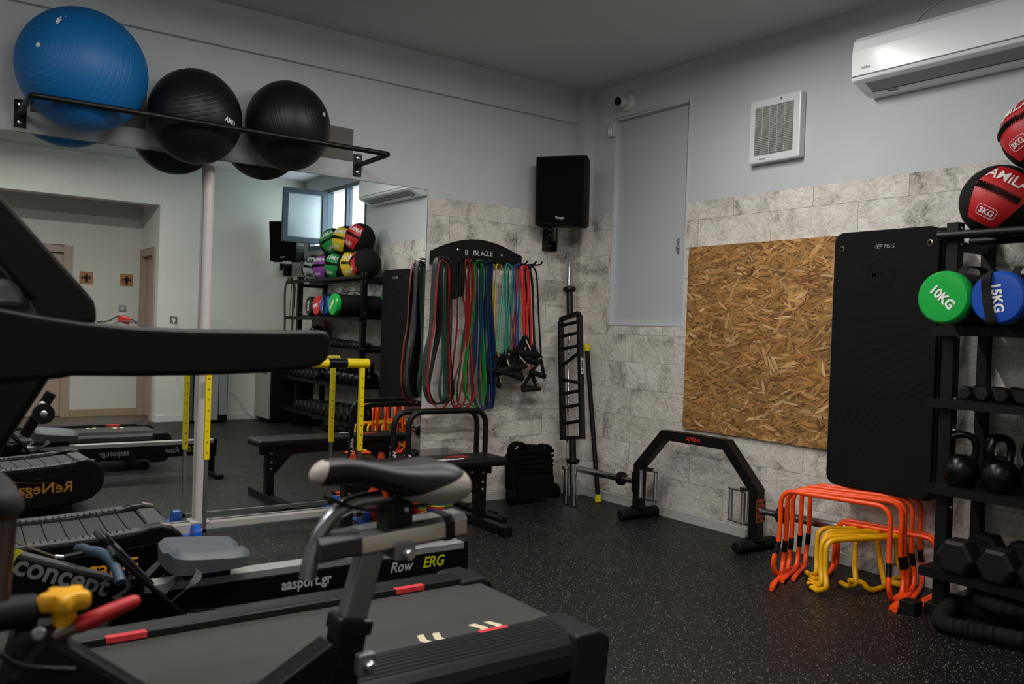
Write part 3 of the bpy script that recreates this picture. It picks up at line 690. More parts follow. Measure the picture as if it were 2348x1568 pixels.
# ------------------------------------------------------------------ water cooler and fridge at the back wall
r = empty('water_cooler', (-1.25, -5.53, 0), 'silver and black floor-standing water cooler at the back wall', 'water cooler')
B = MB(); B.bb(-1.45, -1.03, -5.68, -5.40, 0.02, 0.98); B.build('cabinet', mat('cooler_black', '#141416', 0.4), r, bevel=0.01)
B = MB(); B.bb(-1.435, -1.15, -5.40, -5.385, 0.04, 0.60); B.build('front_panel', mat('cooler_silver', '#9da1a4', 0.4, 0.3), r, bevel=0.004)
B = MB(); B.bb(-1.14, -1.04, -5.40, -5.388, 0.10, 0.64); B.build('side_door', mat('cooler_grey', '#7f8587', 0.45), r, bevel=0.004)
letter('KEY', 0.05, mat('cooler_print', '#38465e', 0.5), r, (-1.31, -5.3845, 0.44), (-1, 0, 0), (0, 0, 1), 0.02, 0.001)
B = MB(); B.bb(-1.37, -1.25, -5.3848, -5.384, 0.36, 0.40); B.build('label_lines', mat('cooler_print', '', 0.5), r)
for x in (-1.34, -1.14): MB().cyl((x, -5.40, 0.82), (x, -5.36, 0.80), 0.012).build('tap', M_WHITEP, r)
B = MB(); B.bb(-1.38, -1.10, -5.405, -5.37, 0.66, 0.69); B.build('drip_tray', M_BLKP, r)
r = empty('fridge', (-0.28, -5.42, 0), 'tall brushed steel and black fridge at the back wall beside the dumbbell rack', 'fridge')
B = MB(); B.bb(-0.56, -0.02, -5.685, -5.20, 0.02, 1.06); B.build('fridge_body', mat('fridge_black', '#151517', 0.35), r, bevel=0.008)
B = MB(); B.bb(-0.60, -0.565, -5.685, -5.20, 0.05, 1.05); dd = B.build('fridge_door', mat('fridge_steel', '#a3a49d', 0.4, 0.4), r, bevel=0.008)
B = MB(); B.tube(arc_path([(-0.60, -5.26, 0.62), (-0.645, -5.26, 0.62), (-0.645, -5.26, 0.98), (-0.60, -5.26, 0.98)], 0.02), 0.010); B.build('handle', M_CHROME, dd)
for x, y in ((-0.52, -5.6), (-0.52, -5.26), (-0.06, -5.6), (-0.06, -5.26)): MB().cyl((x, y, 0), (x, y, 0.03), 0.02).build('foot', M_BLKP, r)
tag(MB().tube(smooth_path([(-1.03, -5.66, 0.33), (-0.90, -5.67, 0.36), (-0.80, -5.67, 0.25), (-0.70, -5.66, 0.10), (-0.58, -5.66, 0.02)], 6), 0.0045, 8).build('power_cable', M_WHITEP), 'white cable looping along the back wall from water cooler to fridge', 'cable')
# ------------------------------------------------------------------ resistance band rack and what hangs from it
YB = -0.155
r = empty('band_rack', (-0.975, 0, 1.71), 'black arched steel band rack with stencilled lettering on the stone wall', 'band rack')
xl, xr = -1.366, -0.583
prof = [(xl, 1.704), (xr, 1.735), (xr, 1.805)]
for k in range(13):
    t = k/12; x = xr+(xl-xr)*t; prof.append((x, 1.797-0.014*t+0.105*math.sin(PI*t)**0.9))
prof = prof[:3]+prof[4:-1]+[(xl, 1.783)]
B = MB(); B.prism(prof, (0, -0.012, 0), (1, 0, 0), (0, 0, 1), 0.005); B.prism([(xl, 1.704), (xr, 1.735), (xr, 1.729), (xl, 1.698)], (0, -0.001, 0), (1, 0, 0), (0, 0, 1), 0.05)
B.build('back_plate', M_BLKM, r, bevel=0.0015)
du_ = Vector((1, 0, 0.028)).normalized(); dv_ = Vector((-0.028, 0, 1)).normalized()
letter('B  BLAZE', 0.052, mat('stencil_white', '#c9cac4', 0.5), r, (-0.966, -0.0175, 1.796), du_, dv_, 0.0, 0.0012, width=1.05, spacing=1.12)
for dx in (-0.158, -0.066, 0.035, 0.082, 0.128):
    c = Vector((-0.966, -0.0192, 1.796))+du_*dx; MB().box(c, (0.004, 0.0012, 0.05), Matrix.Rotation(0.03, 3, 'Y')).build('stencil_bridge', M_BLKM, r)
part_bolts(r, [((-1.143, -0.0175, 1.808), (0, -1, 0)), ((-0.766, -0.0175, 1.797), (0, -1, 0))], M_ZINC, 0.010, 0.005)
PEG = [at(p, q, y=-0.15).x for p, q in ((1018, 600), (1046, 602), (1072, 604), (1096, 606), (1118, 608), (1141, 610), (1165, 612), (1188, 612), (1208, 613), (1222, 614))]
for x in PEG:
    z = 1.722+(x+0.975)*0.03
    MB().tube(arc_path([(x, -0.012, z), (x, -0.24, z), (x, -0.26, z+0.02)], 0.012, 4), 0.006, 10).build('peg', M_BLKM, r)
def zpx(X, Y): return (960+X/3.92, 560+Y/3.92)
def hang_path(pts, y, closed=True, sub=5):
    P = [at(*zpx(*p), y=y) for p in pts]
    return smooth_path(P, sub, closed)
BG = 'flat loop bands on the band rack'
def band(name_m, col, pts, y, w, th, label):
    P = hang_path(pts, y)
    B = MB(); B.sweep(P, [(-th/2, -w/2), (th/2, -w/2), (th/2, w/2), (-th/2, w/2)], True, (0, -1, 0.0), True, False)
    # the section's wide side runs along the peg (y)
    B = MB(); n = len(P); vs = []; fs = []
    for i, p in enumerate(P):
        t = (P[(i+1) % n]-P[i-1]).normalized(); nrm = Vector((-t.z, 0, t.x)).normalized()
        tw = 0.18*math.sin(i*0.35)
        yv = Vector((0, 1, 0))*math.cos(tw)+nrm*math.sin(tw)
        for a, b_ in ((-1, -1), (1, -1), (1, 1), (-1, 1)): vs.append(p+yv*(w/2*a)+nrm*(th/2*b_))
    for i in range(n):
        j = (i+1) % n
        for q in range(4): fs.append((i*4+q, i*4+(q+1) % 4, j*4+(q+1) % 4, j*4+q))
    B.add(vs, fs, True)
    o = B.build('resistance_band', mat(name_m, col, 0.42, var=0.08, vscale=12)); return tag(o, label, 'resistance band', BG)
band('latex_grey', '#2e2f30', [(240, 122), (195, 118), (155, 150), (135, 400), (112, 700), (100, 820), (68, 980), (52, 1180), (55, 1320), (105, 1425), (190, 1420), (262, 1330), (268, 1000), (285, 600), (282, 200)], -0.13, 0.055, 0.006, 'widest dark grey resistance band at the left end of the band rack')
band('latex_black', '#1c1d1f', [(235, 140), (200, 160), (190, 420), (180, 760), (135, 1010), (85, 1290), (125, 1420), (200, 1432), (285, 1360), (290, 1200), (262, 800), (265, 250)], -0.17, 0.060, 0.006, 'wide black resistance band with the broad curl at its bottom, left end of the rack')
band('latex_red', '#8c201a', [(225, 150), (185, 175), (158, 420), (140, 720), (110, 900), (85, 1120), (80, 1260), (110, 1410), (190, 1478), (250, 1440), (280, 1340), (272, 900), (272, 260)], -0.19, 0.018, 0.005, 'thin red resistance band inside the wide black bands at far left')
band('latex_dark_green', '#1b4a30', [(232, 170), (215, 200), (212, 600), (222, 900), (205, 1130), (188, 1260), (200, 1392), (225, 1370), (236, 1200), (232, 600), (242, 200)], -0.15, 0.03, 0.005, 'dark green resistance band hanging inside the black loops at far left')
band('latex_red', '', [(375, 470), (352, 480), (345, 760), (318, 1000), (298, 1250), (312, 1400), (345, 1480), (420, 1475), (480, 1420), (495, 1300), (478, 1000), (440, 760), (400, 480)], -0.15, 0.013, 0.005, 'thin red resistance band falling below the black pouch')
band('latex_red', '', [(440, 150), (415, 165), (430, 380), (425, 600), (410, 900), (330, 1200), (290, 1350), (310, 1455), (360, 1470), (415, 1400), (440, 1200), (432, 900), (445, 500), (462, 180)], -0.17, 0.016, 0.005, 'red resistance band hung nearest the black pouch from the second peg group')
band('latex_red', '', [(470, 155), (490, 200), (492, 420), (468, 620), (462, 900), (480, 1150), (495, 1320), (470, 1420), (400, 1480), (350, 1470), (380, 1300), (430, 1000), (450, 600), (455, 180)], -0.20, 0.022, 0.005, 'red resistance band just left of the bright green one')
band('latex_dark_green', '', [(460, 175), (445, 220), (440, 600), (400, 840), (370, 1120), (345, 1320), (360, 1430), (430, 1440), (480, 1380), (470, 1000), (480, 600), (478, 200)], -0.14, 0.02, 0.005, 'dark green resistance band behind the red ones')
band('latex_green', '#17802c', [(545, 150), (505, 152), (492, 190), (500, 400), (485, 600), (440, 900), (405, 1180), (415, 1330), (470, 1430), (520, 1455), (570, 1420), (597, 1280), (580, 1000), (565, 600), (582, 400), (570, 180)], -0.20, 0.030, 0.005, 'bright green resistance band, the frontmost one in the middle of the rack')
band('latex_green', '', [(530, 170), (515, 200), (500, 600), (470, 820), (420, 1200), (460, 1420), (530, 1455), (560, 1350), (540, 1100), (552, 800), (560, 400), (555, 190)], -0.16, 0.014, 0.005, 'thin green resistance band with a crossing loop near its bottom')
band('latex_navy', '#13305a', [(545, 175), (520, 200), (515, 600), (500, 1000), (480, 1250), (520, 1450), (580, 1480), (610, 1400), (600, 1000), (560, 600), (560, 200)], -0.13, 0.05, 0.006, 'wide navy resistance band behind the bright green one')
band('latex_navy', '', [(620, 160), (590, 180), (590, 600), (575, 900), (590, 1200), (620, 1440), (655, 1460), (672, 1300), (668, 1000), (650, 650), (645, 420), (645, 190)], -0.17, 0.060, 0.006, 'widest navy resistance band at the right end of the flat loops')
band('latex_navy', '', [(600, 170), (578, 200), (570, 600), (545, 1000), (540, 1300), (570, 1470), (620, 1470), (650, 1380), (640, 1000), (615, 600), (620, 200)], -0.21, 0.020, 0.005, 'narrow navy resistance band in front of the widest navy one')
band('latex_yellow', '#b88d16', [(590, 190), (575, 260), (560, 900), (545, 1250), (530, 1340), (550, 1415), (575, 1380), (585, 1200), (600, 900), (605, 260)], -0.15, 0.012, 0.005, 'thin amber resistance band showing between the navy loops')
# black pouches
def pouch(pts, label):
    P = [at(*zpx(*p), y=-0.16) for p in pts]; x0, x1 = P[0].x, P[1].x; z0, z1 = P[2].z, P[0].z
    r = empty('ankle_strap', ((x0+x1)/2, -0.16, z0), label, 'strap', 'black straps on the band rack')
    B = MB(); xm = (x0+x1)/2; w = (x1-x0)/2
    B.prism([(-w*0.8, 0), (w, 0.01), (w*0.95, (z1-z0)*0.5), (w*0.7, z1-z0), (-w*0.6, z1-z0), (-w, (z1-z0)*0.55)], (xm, -0.14, z0), (1, 0, 0), (0, 0, 1), 0.045)
    B.build('padded_strap', mat('nylon_black', '#111113', 0.75, bump=0.3, bscale=200), r, bevel=0.008)
    B = MB(); B.tube(smooth_path([(xm+w*0.2, -0.19, z1), (xm+w*0.5, -0.195, z0+0.12), (xm+w*0.2, -0.195, z0+0.02), (xm-w*0.3, -0.195, z0+0.06), (xm-w*0.1, -0.19, z1)], 5), 0.004, 8); B.build('drawcord', M_RUB, r)
pouch([(288, 135), (350, 135), (290, 495)], 'black padded strap with white print hanging left of the red bands')
pouch([(352, 150), (408, 150), (356, 470)], 'narrow black strap bag touching the first red band')
# tubes with handles
M_FOAM = mat('black_foam_grip', '#131314', 0.7, bump=0.25, bscale=150)
M_WEB = mat('black_webbing', '#0d0d0e', 0.75, bump=0.3, bscale=300)
M_TAGL = mat('tag_print', '#c9c2a0', 0.6, var=0.4, vscale=120)
def tube_handle(parent, p, ang, print_=None, L=0.135):
    """triangular webbing and a foam grip hung from p"""
    R = Matrix.Rotation(ang, 3, 'Y'); p = Vector(p)
    def q(x, y, z): return p+R @ Vector((x, y, z))
    h = MB(); h.sweep([q(0, 0, 0), q(-L/2+0.006, 0, -0.105)], [(-0.012, -0.004), (0.012, -0.004), (0.012, 0.004), (-0.012, 0.004)], False, (0, 0, 1), False)
    h.sweep([q(0, 0, 0), q(L/2-0.006, 0, -0.105)], [(-0.012, -0.004), (0.012, -0.004), (0.012, 0.004), (-0.012, 0.004)], False, (0, 0, 1), False)
    h.cyl(q(0, 0, 0.03), q(0, 0, -0.012), 0.006)
    ho = h.build('handle_strap', M_WEB, parent)
    g = MB(); g.lathe([(0.010, -L/2), (0.020, -L/2), (0.020, L/2), (0.010, L/2)], q(0, 0, -0.108), R @ Vector((1, 0, 0)), 18); g.build('foam_grip', M_FOAM, ho)
    if print_:
        g = MB(); a = q(0.006, -0.013, -0.015); b_ = q(L/2-0.010, -0.013, -0.085); g.bar([a, b_], 0.010, 0.0012, (0, -1, 0)); g.build('printed_tag', M_TAGL, ho)
TG = 'exercise tubes on the band rack'
def etube(mn, col, pts, y, rad, hs, label, prints=(1, 0)):
    P = hang_path(pts, y, False)
    r = empty('exercise_tube', (P[len(P)//2].x, y, min(p.z for p in P)), label, 'exercise tube', TG)
    MB().tube(P, rad, 10).build('latex_tube', mat(mn, col, 0.35, var=0.06), r)
    tube_handle(r, P[0]-Vector((0, 0, 0.02)), hs[0], prints[0]); tube_handle(r, P[-1]-Vector((0, 0, 0.02)), hs[1], prints[1])
etube('tube_yellow', '#c9a91c', [(700, 980), (690, 800), (668, 500), (655, 260), (662, 180), (690, 215), (690, 330), (672, 600), (665, 950)], -0.13, 0.0042, (0.2, -0.1), 'yellow exercise tube nearest the blue flat bands', (1, 0))
etube('tube_yellow', '', [(708, 1090), (716, 800), (742, 500), (750, 230), (722, 184), (700, 200), (690, 400), (680, 700), (680, 980)], -0.16, 0.0042, (0.35, -0.2), 'yellow exercise tube crossing in front of the pale teal one', (1, 0))
etube('tube_pale_teal', '#4c9c86', [(695, 975), (715, 780), (745, 480), (768, 240), (790, 182), (800, 230), (770, 420), (735, 760), (738, 985)], -0.19, 0.0055, (0.1, -0.3), 'pale teal exercise tube slanting left to its low handle', (0, 0))
etube('tube_teal', '#157a68', [(782, 990), (788, 780), (815, 500), (845, 250), (815, 182), (782, 200), (775, 420), (785, 700), (775, 960)], -0.21, 0.0065, (0.15, -0.25), 'bright teal exercise tube in the middle of the tube group', (1, 0))
etube('tube_teal', '', [(825, 960), (830, 700), (842, 480), (850, 260), (830, 190), (808, 210), (800, 500), (798, 800), (800, 930)], -0.15, 0.0055, (-0.3, 0.3), 'teal exercise tube just left of the blue ones', (0, 1))
etube('tube_blue', '#144a86', [(905, 1030), (892, 760), (868, 480), (852, 240), (880, 186), (912, 210), (905, 480), (888, 760), (880, 950)], -0.19, 0.0065, (0.3, -0.2), 'blue exercise tube hung left of the bright red ones', (0, 1))
etube('tube_blue', '', [(860, 930), (850, 780), (812, 500), (808, 250), (820, 196), (850, 230), (870, 500), (890, 800), (870, 960)], -0.14, 0.005, (-0.2, 0.25), 'thin dark blue exercise tube behind the teal ones', (1, 0))
etube('tube_dark_red', '#8f1719', [(835, 960), (850, 760), (872, 480), (875, 230), (885, 205), (895, 250), (880, 480), (872, 700), (866, 930)], -0.16, 0.0055, (-0.1, 0.2), 'dark red exercise tube between the blue tubes', (0, 0))
etube('tube_red', '#d3201b', [(948, 810), (938, 600), (930, 400), (922, 230), (940, 193), (975, 215), (985, 400), (980, 600), (972, 820)], -0.21, 0.0075, (0.05, 0.1), 'bright red exercise tube with a printed tag and the highest handle', (1, 0))
etube('tube_red', '', [(1014, 1135), (1010, 820), (1000, 560), (992, 300), (975, 215), (950, 200), (945, 300), (958, 560), (968, 830)], -0.17, 0.0075, (0.1, -0.1), 'bright red exercise tube hanging down to the lowest handle', (0, 0))
etube('tube_black', '#1b1c1f', [(1038, 900), (1030, 600), (1022, 350), (1000, 225), (975, 205), (960, 260), (975, 500), (995, 700), (1000, 860)], -0.15, 0.0075, (0.2, -0.2), 'black exercise tube next to the bright red ones', (0, 0))
etube('tube_black', '', [(1100, 1015), (1082, 700), (1070, 450), (1060, 280), (1035, 212), (1005, 215), (1020, 400), (1032, 650), (1042, 890)], -0.20, 0.0065, (0.25, 0.3), 'rightmost black exercise tube at the edge of the rack', (0, 0))
# lowest grip on cords
r = empty('cord_handle', at(1217, 893, y=-0.2), 'lone black cylindrical handle hung on cords below the tubes', 'handle')
a, b_ = at(1198, 894, y=-0.2), at(1237, 891, y=-0.2); MB().cyl(a, b_, 0.017).build('foam_grip', M_FOAM, r)
B = MB(); t_ = at(1222, 855, y=-0.19); B.tube([at(1199, 890, y=-0.2), at(1212, 868, y=-0.195), t_], 0.0028, 8); B.tube([at(1237, 888, y=-0.2), t_], 0.0035, 8); B.build('cord', M_WEB, r)

# ------------------------------------------------------------------ corner: swiss bar, curl bar, weighted pole, weight vest
base = Vector((-0.375, -0.47, 0.004)); top = at(1304, 583, y=-0.148); ax = (top-base).normalized(); L_ = (top-base).length
r = empty('swiss_bar', base, 'black multi-grip swiss barbell with chrome sleeves leaning in the corner', 'barbell')
def along(t): return base+ax*t
fr0 = (at(1338, 1001, y=-0.33)-base).dot(ax); z_to = lambda z: (z-base.z)/ax.z
tb0, tb1 = z_to(0.475), z_to(1.375)
B = MB(); B.lathe([(0.024, 0), (0.025, 0.004), (0.025, z_to(0.30)), (0.0, z_to(0.30))], base, ax, 24); B.build('sleeve', M_CHROME, r)
B = MB(); B.lathe([(0.024, 0), (0.025, 0.004), (0.025, L_-z_to(1.60)), (0.0, L_-z_to(1.60))], top, -ax, 24); B.build('sleeve', M_CHROME, r)
for z in (0.30, 1.55): MB().lathe([(0.026, 0), (0.040, 0.008), (0.048, 0.018), (0.048, 0.034), (0.044, 0.038), (0.0, 0.038)], along(z_to(z)), ax, 24).build('collar', M_BLKM, r)
for z0, z1 in ((0.31, 0.50), (1.36, 1.555)): MB().cyl(along(z_to(z0)), along(z_to(z1)), 0.0245, n=20).build('shaft', M_BLKM, r)
wd = Vector((0.32, -0.95, 0)); wd = (wd-ax*wd.dot(ax)).normalized(); nd = ax.cross(wd).normalized()
B = MB(); hw = 0.082
for s in (-1, 1): B.sweep([along(tb0)+wd*s*hw, along(tb1-(0.03 if s < 0 else 0))+wd*s*hw], [(-0.012, -0.027), (0.012, -0.027), (0.012, 0.027), (-0.012, 0.027)], False, tuple(wd), False)
for a, b_ in ((tb0, 1), (tb1-0.03, 1)): B.sweep([along(a+0.012)-wd*hw, along(a+0.012+(0.03 if a > tb0 else 0))+wd*hw], [(-0.012, -0.027), (0.012, -0.027), (0.012, 0.027), (-0.012, 0.027)], False, tuple(ax), False)
fr = B.build('frame', M_BLKM, r, bevel=0.0015)
span = tb1-tb0
for k, (t0, t1) in enumerate(((.13, .13), (.26, .26), (.37, .37), (.485, .43), (.60, .68), (.735, .735), (.84, .84), (.93, .93))):
    MB().cyl(along(tb0+span*t0)-wd*(hw-0.01), along(tb0+span*t1+0.012)+wd*(hw-0.01), 0.0125, n=14).build('grip', M_BLKM, r)
lc = along(tb0+span*0.60)+wd*(hw+0.0125)
B = MB(); B.sweep([along(tb0+span*0.515)+wd*(hw+0.013), along(tb0+span*0.645)+wd*(hw+0.013)], [(-0.0006, -0.020), (0.0006, -0.020), (0.0006, 0.020), (-0.0006, 0.020)], False, tuple(wd), False); sk = B.build('sticker', mat('sticker_white', '#c9c6b8', 0.5), r)
letter('AMILA', 0.034, M_BLKP, sk, along(tb0+span*0.58)+wd*(hw+0.0145), -ax, nd if nd.dot(-ax.cross(wd)) > 0 else -nd, 0.02, 0.0006, width=0.95)

cb = at(1298, 1155, z=0.004); ct = Vector((-0.195, -0.135, 1.22)); cax = (ct-cb).normalized()
r = empty('curl_bar', cb, 'slim chrome barbell standing behind the black swiss bar', 'barbell')
MB().cyl(cb+cax*0.27, ct-cax*0.05, 0.0125, n=16).build('shaft', M_CHROME, r)
MB().lathe([(0.022, 0), (0.0235, 0.003), (0.0235, 0.245), (0.0, 0.246)], cb, cax, 22).build('sleeve', M_CHROME, r)
MB().lathe([(0.026, 0.246), (0.036, 0.249), (0.036, 0.268), (0.026, 0.271), (0.0, 0.271)], cb, cax, 24).build('collar', M_CHROME, r)
MB().cyl(ct-cax*0.09, ct, 0.019, n=18).build('end_nut', M_CHROME, r)

pb = at(1372, 1151, z=0.002); ptp = at(1345, 789, x=-0.045); pax = (ptp-pb).normalized(); pl_ = (ptp-pb).length
r = empty('aerobic_pole', pb, 'slim black weighted pole with yellow end caps leaning on the right wall', 'pole')
MB().cyl(pb+pax*0.04, ptp-pax*0.04, 0.0175, n=18).build('pole_grip', M_RUB, r)
M_YEL = mat('yellow_rubber', '#d2c412', 0.5)
for p, d_ in ((pb, pax), (ptp, -pax)): MB().lathe([(0.0, 0), (0.026, 0.0), (0.026, 0.032), (0.0225, 0.036), (0.0225, 0.056), (0.0, 0.056)], p, d_, 20).build('end_cap', M_YEL, r)

r = empty('weight_vest', (-0.56, -0.2, 0), 'black plated weight vest standing on the floor against the wall', 'weight vest')
M_VEST = mat('vest_cordura', '#0b0b0c', 0.85, bump=0.2, bscale=220, spec=0.1)
B = MB(); y0 = -0.21
pts = [(1180, 1156), (1172, 1120), (1171, 1050), (1178, 1038), (1188, 1035), (1200, 1031), (1206, 1020), (1240, 1021), (1252, 1030), (1262, 1040), (1266, 1060), (1268, 1110), (1266, 1148)]
W3 = [at(*p, y=y0) for p in pts]; W3[0].z = W3[-1].z = 0.02
B.prism([(p.x, p.z) for p in W3], (0, y0-0.02, 0), (1, 0, 0), (0, 0, 1), -0.11)
B.build('plate_carrier', M_VEST, r, bevel=0.022, bseg=3)
for k in range(9):
    z = 0.075+0.036*k; B = MB(); B.bb(-0.705, -0.39, y0-0.028, y0-0.019, z, z+0.024); B.build('webbing_row', mat('vest_webbing', '#0d0d0e', 0.8, bump=0.3, bscale=300, spec=0.1), r, bevel=0.002)
B = MB(); B.bb(-0.715, -0.385, y0-0.045, y0-0.018, 0.03, 0.195); B.build('front_pouch', M_VEST, r, bevel=0.012)
P = [at(x, y, y=y0-0.0) for x, y in ((1204, 1036), (1200, 1022), (1190, 1015), (1178, 1020), (1171, 1032), (1174, 1052), (1180, 1062))]
MB().sweep(smooth_path(P, 4), [(-0.008, -0.035), (0.008, -0.035), (0.008, 0.035), (-0.008, 0.035)], False, None, True).build('shoulder_strap', M_VEST, r)
P = [at(x, y, y=y0-0.0) for x, y in ((1240, 1022), (1250, 1020), (1258, 1026), (1256, 1036), (1246, 1040))]
MB().sweep(smooth_path(P, 4), [(-0.008, -0.035), (0.008, -0.035), (0.008, 0.035), (-0.008, 0.035)], False, None, True).build('shoulder_strap', M_VEST, r)
for px, py, s in ((1272, 1125, 1), (1172, 1146, -1)):
    c = at(px, py, y=y0); c.z = max(c.z, 0.06)
    B = MB(); B.ball(c, (0.035, 0.05, 0.055), 18, 12, fn=lambda v, th, ph: v*(1+0.12*math.sin(5*ph+3*th))); B.build('side_strap', M_VEST, r)

# ------------------------------------------------------------------ trap bar
r = empty('trap_bar', (-0.2, -1.45, 0), 'black open trap barbell with chrome sleeves and handles standing on rubber feet', 'barbell')
yL, yR = -0.945, -1.925; kz, tz = 0.355, 0.598
path = [(-0.2, yL, 0.06), (-0.2, yL, kz), (-0.2, yL-0.23, tz), (-0.2, yR+0.23, tz), (-0.2, yR, kz), (-0.2, yR, 0.06)]
B = MB(); pts = [Vector(p) for p in path]; hw = 0.032
# mitred square tube
def mitre(pts, hw, hx):
    vs = []; n = len(pts)
    for i, p in enumerate(pts):
        if i == 0: t = (pts[1]-p).normalized(); m_ = Vector((0, -t.z, t.y))
        elif i == n-1: t = (p-pts[i-1]).normalized(); m_ = Vector((0, -t.z, t.y))
        else:
            t0 = (p-pts[i-1]).normalized(); t1 = (pts[i+1]-p).normalized(); n0 = Vector((0, -t0.z, t0.y)); n1 = Vector((0, -t1.z, t1.y))
            m_ = (n0+n1).normalized(); m_ = m_/m_.dot(n0)
        for a, b_ in ((-1, -1), (1, -1), (1, 1), (-1, 1)): vs.append(p+m_*hw*a+Vector((hx*b_, 0, 0)))
    fs = [(3, 2, 1, 0), tuple(4*(n-1)+k for k in range(4))]
    for i in range(n-1):
        for q in range(4): fs.append((i*4+q, i*4+(q+1) % 4, i*4+4+(q+1) % 4, i*4+4+q))
    return vs, fs
vs, fs = mitre(pts, hw, 0.032); B.add(vs, fs); B.build('frame', M_BLKM, r, bevel=0.003)
letter('AMILA', 0.042, M_RED, r, (-0.233, -1.44, tz), (0, -1, 0), (0, 0, 1), 0.015, 0.001, shear=0.25)
for y, lb in ((yL-0.0, 0), (yR, 1)):
    fb = MB().tube([(-0.37, y, 0.036), (-0.03, y, 0.036)], 0.035, 20).build('rubber_foot', M_RUB, r, bevel=0.008)
    MB().bb(-0.232, -0.168, y-0.05, y+0.05, 0.062, 0.074).build('foot_clamp', M_BLKM, r, bevel=0.002)
M_COPPER = mat('orange_backing_plate', '#8f3d1c', 0.3, 0.5, var=0.25, vscale=20)
for y, s in ((yL, 1), (yR, -1)):
    zc = 0.243
    pl = MB().bb(-0.24, -0.16, y+s*0.033-0.004, y+s*0.033+0.004, zc-0.068, zc+0.068).build('backing_plate', M_COPPER if s < 0 else M_BLKM, r, bevel=0.002)
    part_bolts(pl, [((-0.2+dx, y+s*0.037, zc+dz), (0, s, 0)) for dx in (-0.024, 0.024) for dz in (-0.048, 0.048)], M_BLKP, 0.008, 0.008)
    o_ = Vector((-0.2, y+s*0.037, zc)); e_ = Vector((0.0, s, 0.02 if s < 0 else -0.01)).normalized()
    MB().lathe([(0.026, 0), (0.020, 0.03), (0.0195, 0.13), (0.0, 0.13)], o_, e_, 22).build('inner_shaft', M_CHROME, r)
    MB().lathe([(0.024, 0.12), (0.046, 0.128), (0.048, 0.135), (0.048, 0.155), (0.044, 0.162), (0.0, 0.162)], o_, e_, 26).build('collar', M_BLKM, r)
    MB().lathe([(0.0245, 0.16), (0.0245, 0.60), (0.022, 0.604), (0.0, 0.604)], o_, e_, 24).build('sleeve', M_CHROME, r)
    # revolving three-grip handle inside the frame
    hc = Vector((-0.2, y-s*0.115, zc)); zt, zb = zc+0.095, zc-0.088
    ap = [hc+Vector((dx, dy*s, 0)) for dx, dy in ((-0.045, 0.055), (0.055, 0.02), (-0.02, -0.06))]
    hn = empty('swivel_handle', (0, 0, 0)); hn.parent = r; hn.matrix_basis = wm(r).inverted() @ Matrix.Translation(hc)
    for q in ap: MB().cyl((q.x, q.y, zb), (q.x, q.y, zt), 0.0135, n=16).build('handle_grip', mat('knurled_steel', '#a9adb1', 0.32, 1.0, bump=0.4, bscale=700), hn)
    for z in (zt, zb-0.008):
        B = MB(); B.prism([(q.x+(q.x-hc.x)*0.35, q.y+(q.y-hc.y)*0.35) for q in ap], (0, 0, z), (1, 0, 0), (0, 1, 0), 0.008); B.build('handle_plate', M_CHROME, hn, bevel=0.002)
    for z in (zt+0.014, zb-0.014): MB().bar([(-0.2, y, z), (-0.2, hc.y, z)], 0.03, 0.008).build('handle_arm', M_BLKM, hn, bevel=0.002)

# ------------------------------------------------------------------ flat bench and dip bars
M_PAD = mat('black_upholstery', '#17171a', 0.38, var=0.08, bump=0.08, bscale=180)
r = empty('flat_bench', (-1.77, -0.63, 0), 'black flat weight bench with red and white logo on its pad', 'bench')
px0, px1, py0, py1, pz0, pz1 = -2.345, -1.185, -0.775, -0.500, 0.395, 0.450
B = MB(); B.bb(px0, px1, py0, py1, pz0, pz1); B.build('pad', M_PAD, r, bevel=0.024, bseg=4)
B = MB(); B.bb(px0+0.05, px1-0.05, -0.662, -0.612, 0.335, 0.395); B.build('spine', M_BLKM, r, bevel=0.003)
for x, s in ((-2.225, 1), (-1.310, -1)):
    B = MB(); B.bb(x-0.028, x+0.028, -0.667, -0.607, 0.055, 0.39); lg = B.build('leg', M_BLKM, r, bevel=0.003)
    B = MB(); B.bb(x-0.03, x+0.03, -0.97, -0.27, 0.0, 0.058); B.build('foot_bar', M_BLKM, r, bevel=0.004)
    for yy in (-0.669, -0.605):
        g = MB(); g.prism([(-0.028*s, 0.20), (0.03*s, 0.20), (0.15*s, 0.33), (0.19*s, 0.33), (0.19*s, 0.39), (-0.028*s, 0.39)] if s > 0 else [(0.19*s, 0.39), (0.19*s, 0.33), (0.15*s, 0.33), (0.03*s, 0.20), (-0.028*s, 0.20), (-0.028*s, 0.39)], (x, yy, 0), (1, 0, 0), (0, 0, 1), 0.004)
        g.build('gusset', M_BLKM, r)
    part_bolts(lg, [((x, -0.674, z), (0, -1, 0)) for z in (0.24, 0.285, 0.345)]+[((x+0.085*s, -0.674, 0.355), (0, -1, 0))]+[((x, -0.600, z), (0, 1, 0)) for z in (0.24, 0.285, 0.345)], M_ZINC, 0.010, 0.007)
lg_ = letter('GEARUP', 0.052, M_WHITE, r, (-1.575, -0.72, 0.4508), (1, 0.0, 0), (0, 1, 0), 0.03, 0.0012, width=1.0)
B = MB(); 
for pg in ([(-0.075, -0.02), (-0.03, 0.028), (0.07, 0.028), (0.09, 0.012), (-0.02, 0.012), (-0.055, -0.02)], [(-0.005, -0.02), (0.015, 0.004), (0.035, 0.004), (0.018, -0.012), (0.095, -0.012), (0.075, -0.03), (0.0, -0.03)]): B.prism(pg, (-1.50, -0.635, 0.4505), (1, 0, 0), (0, 1, 0), 0.0012)
B.build('logo', M_RED, r)
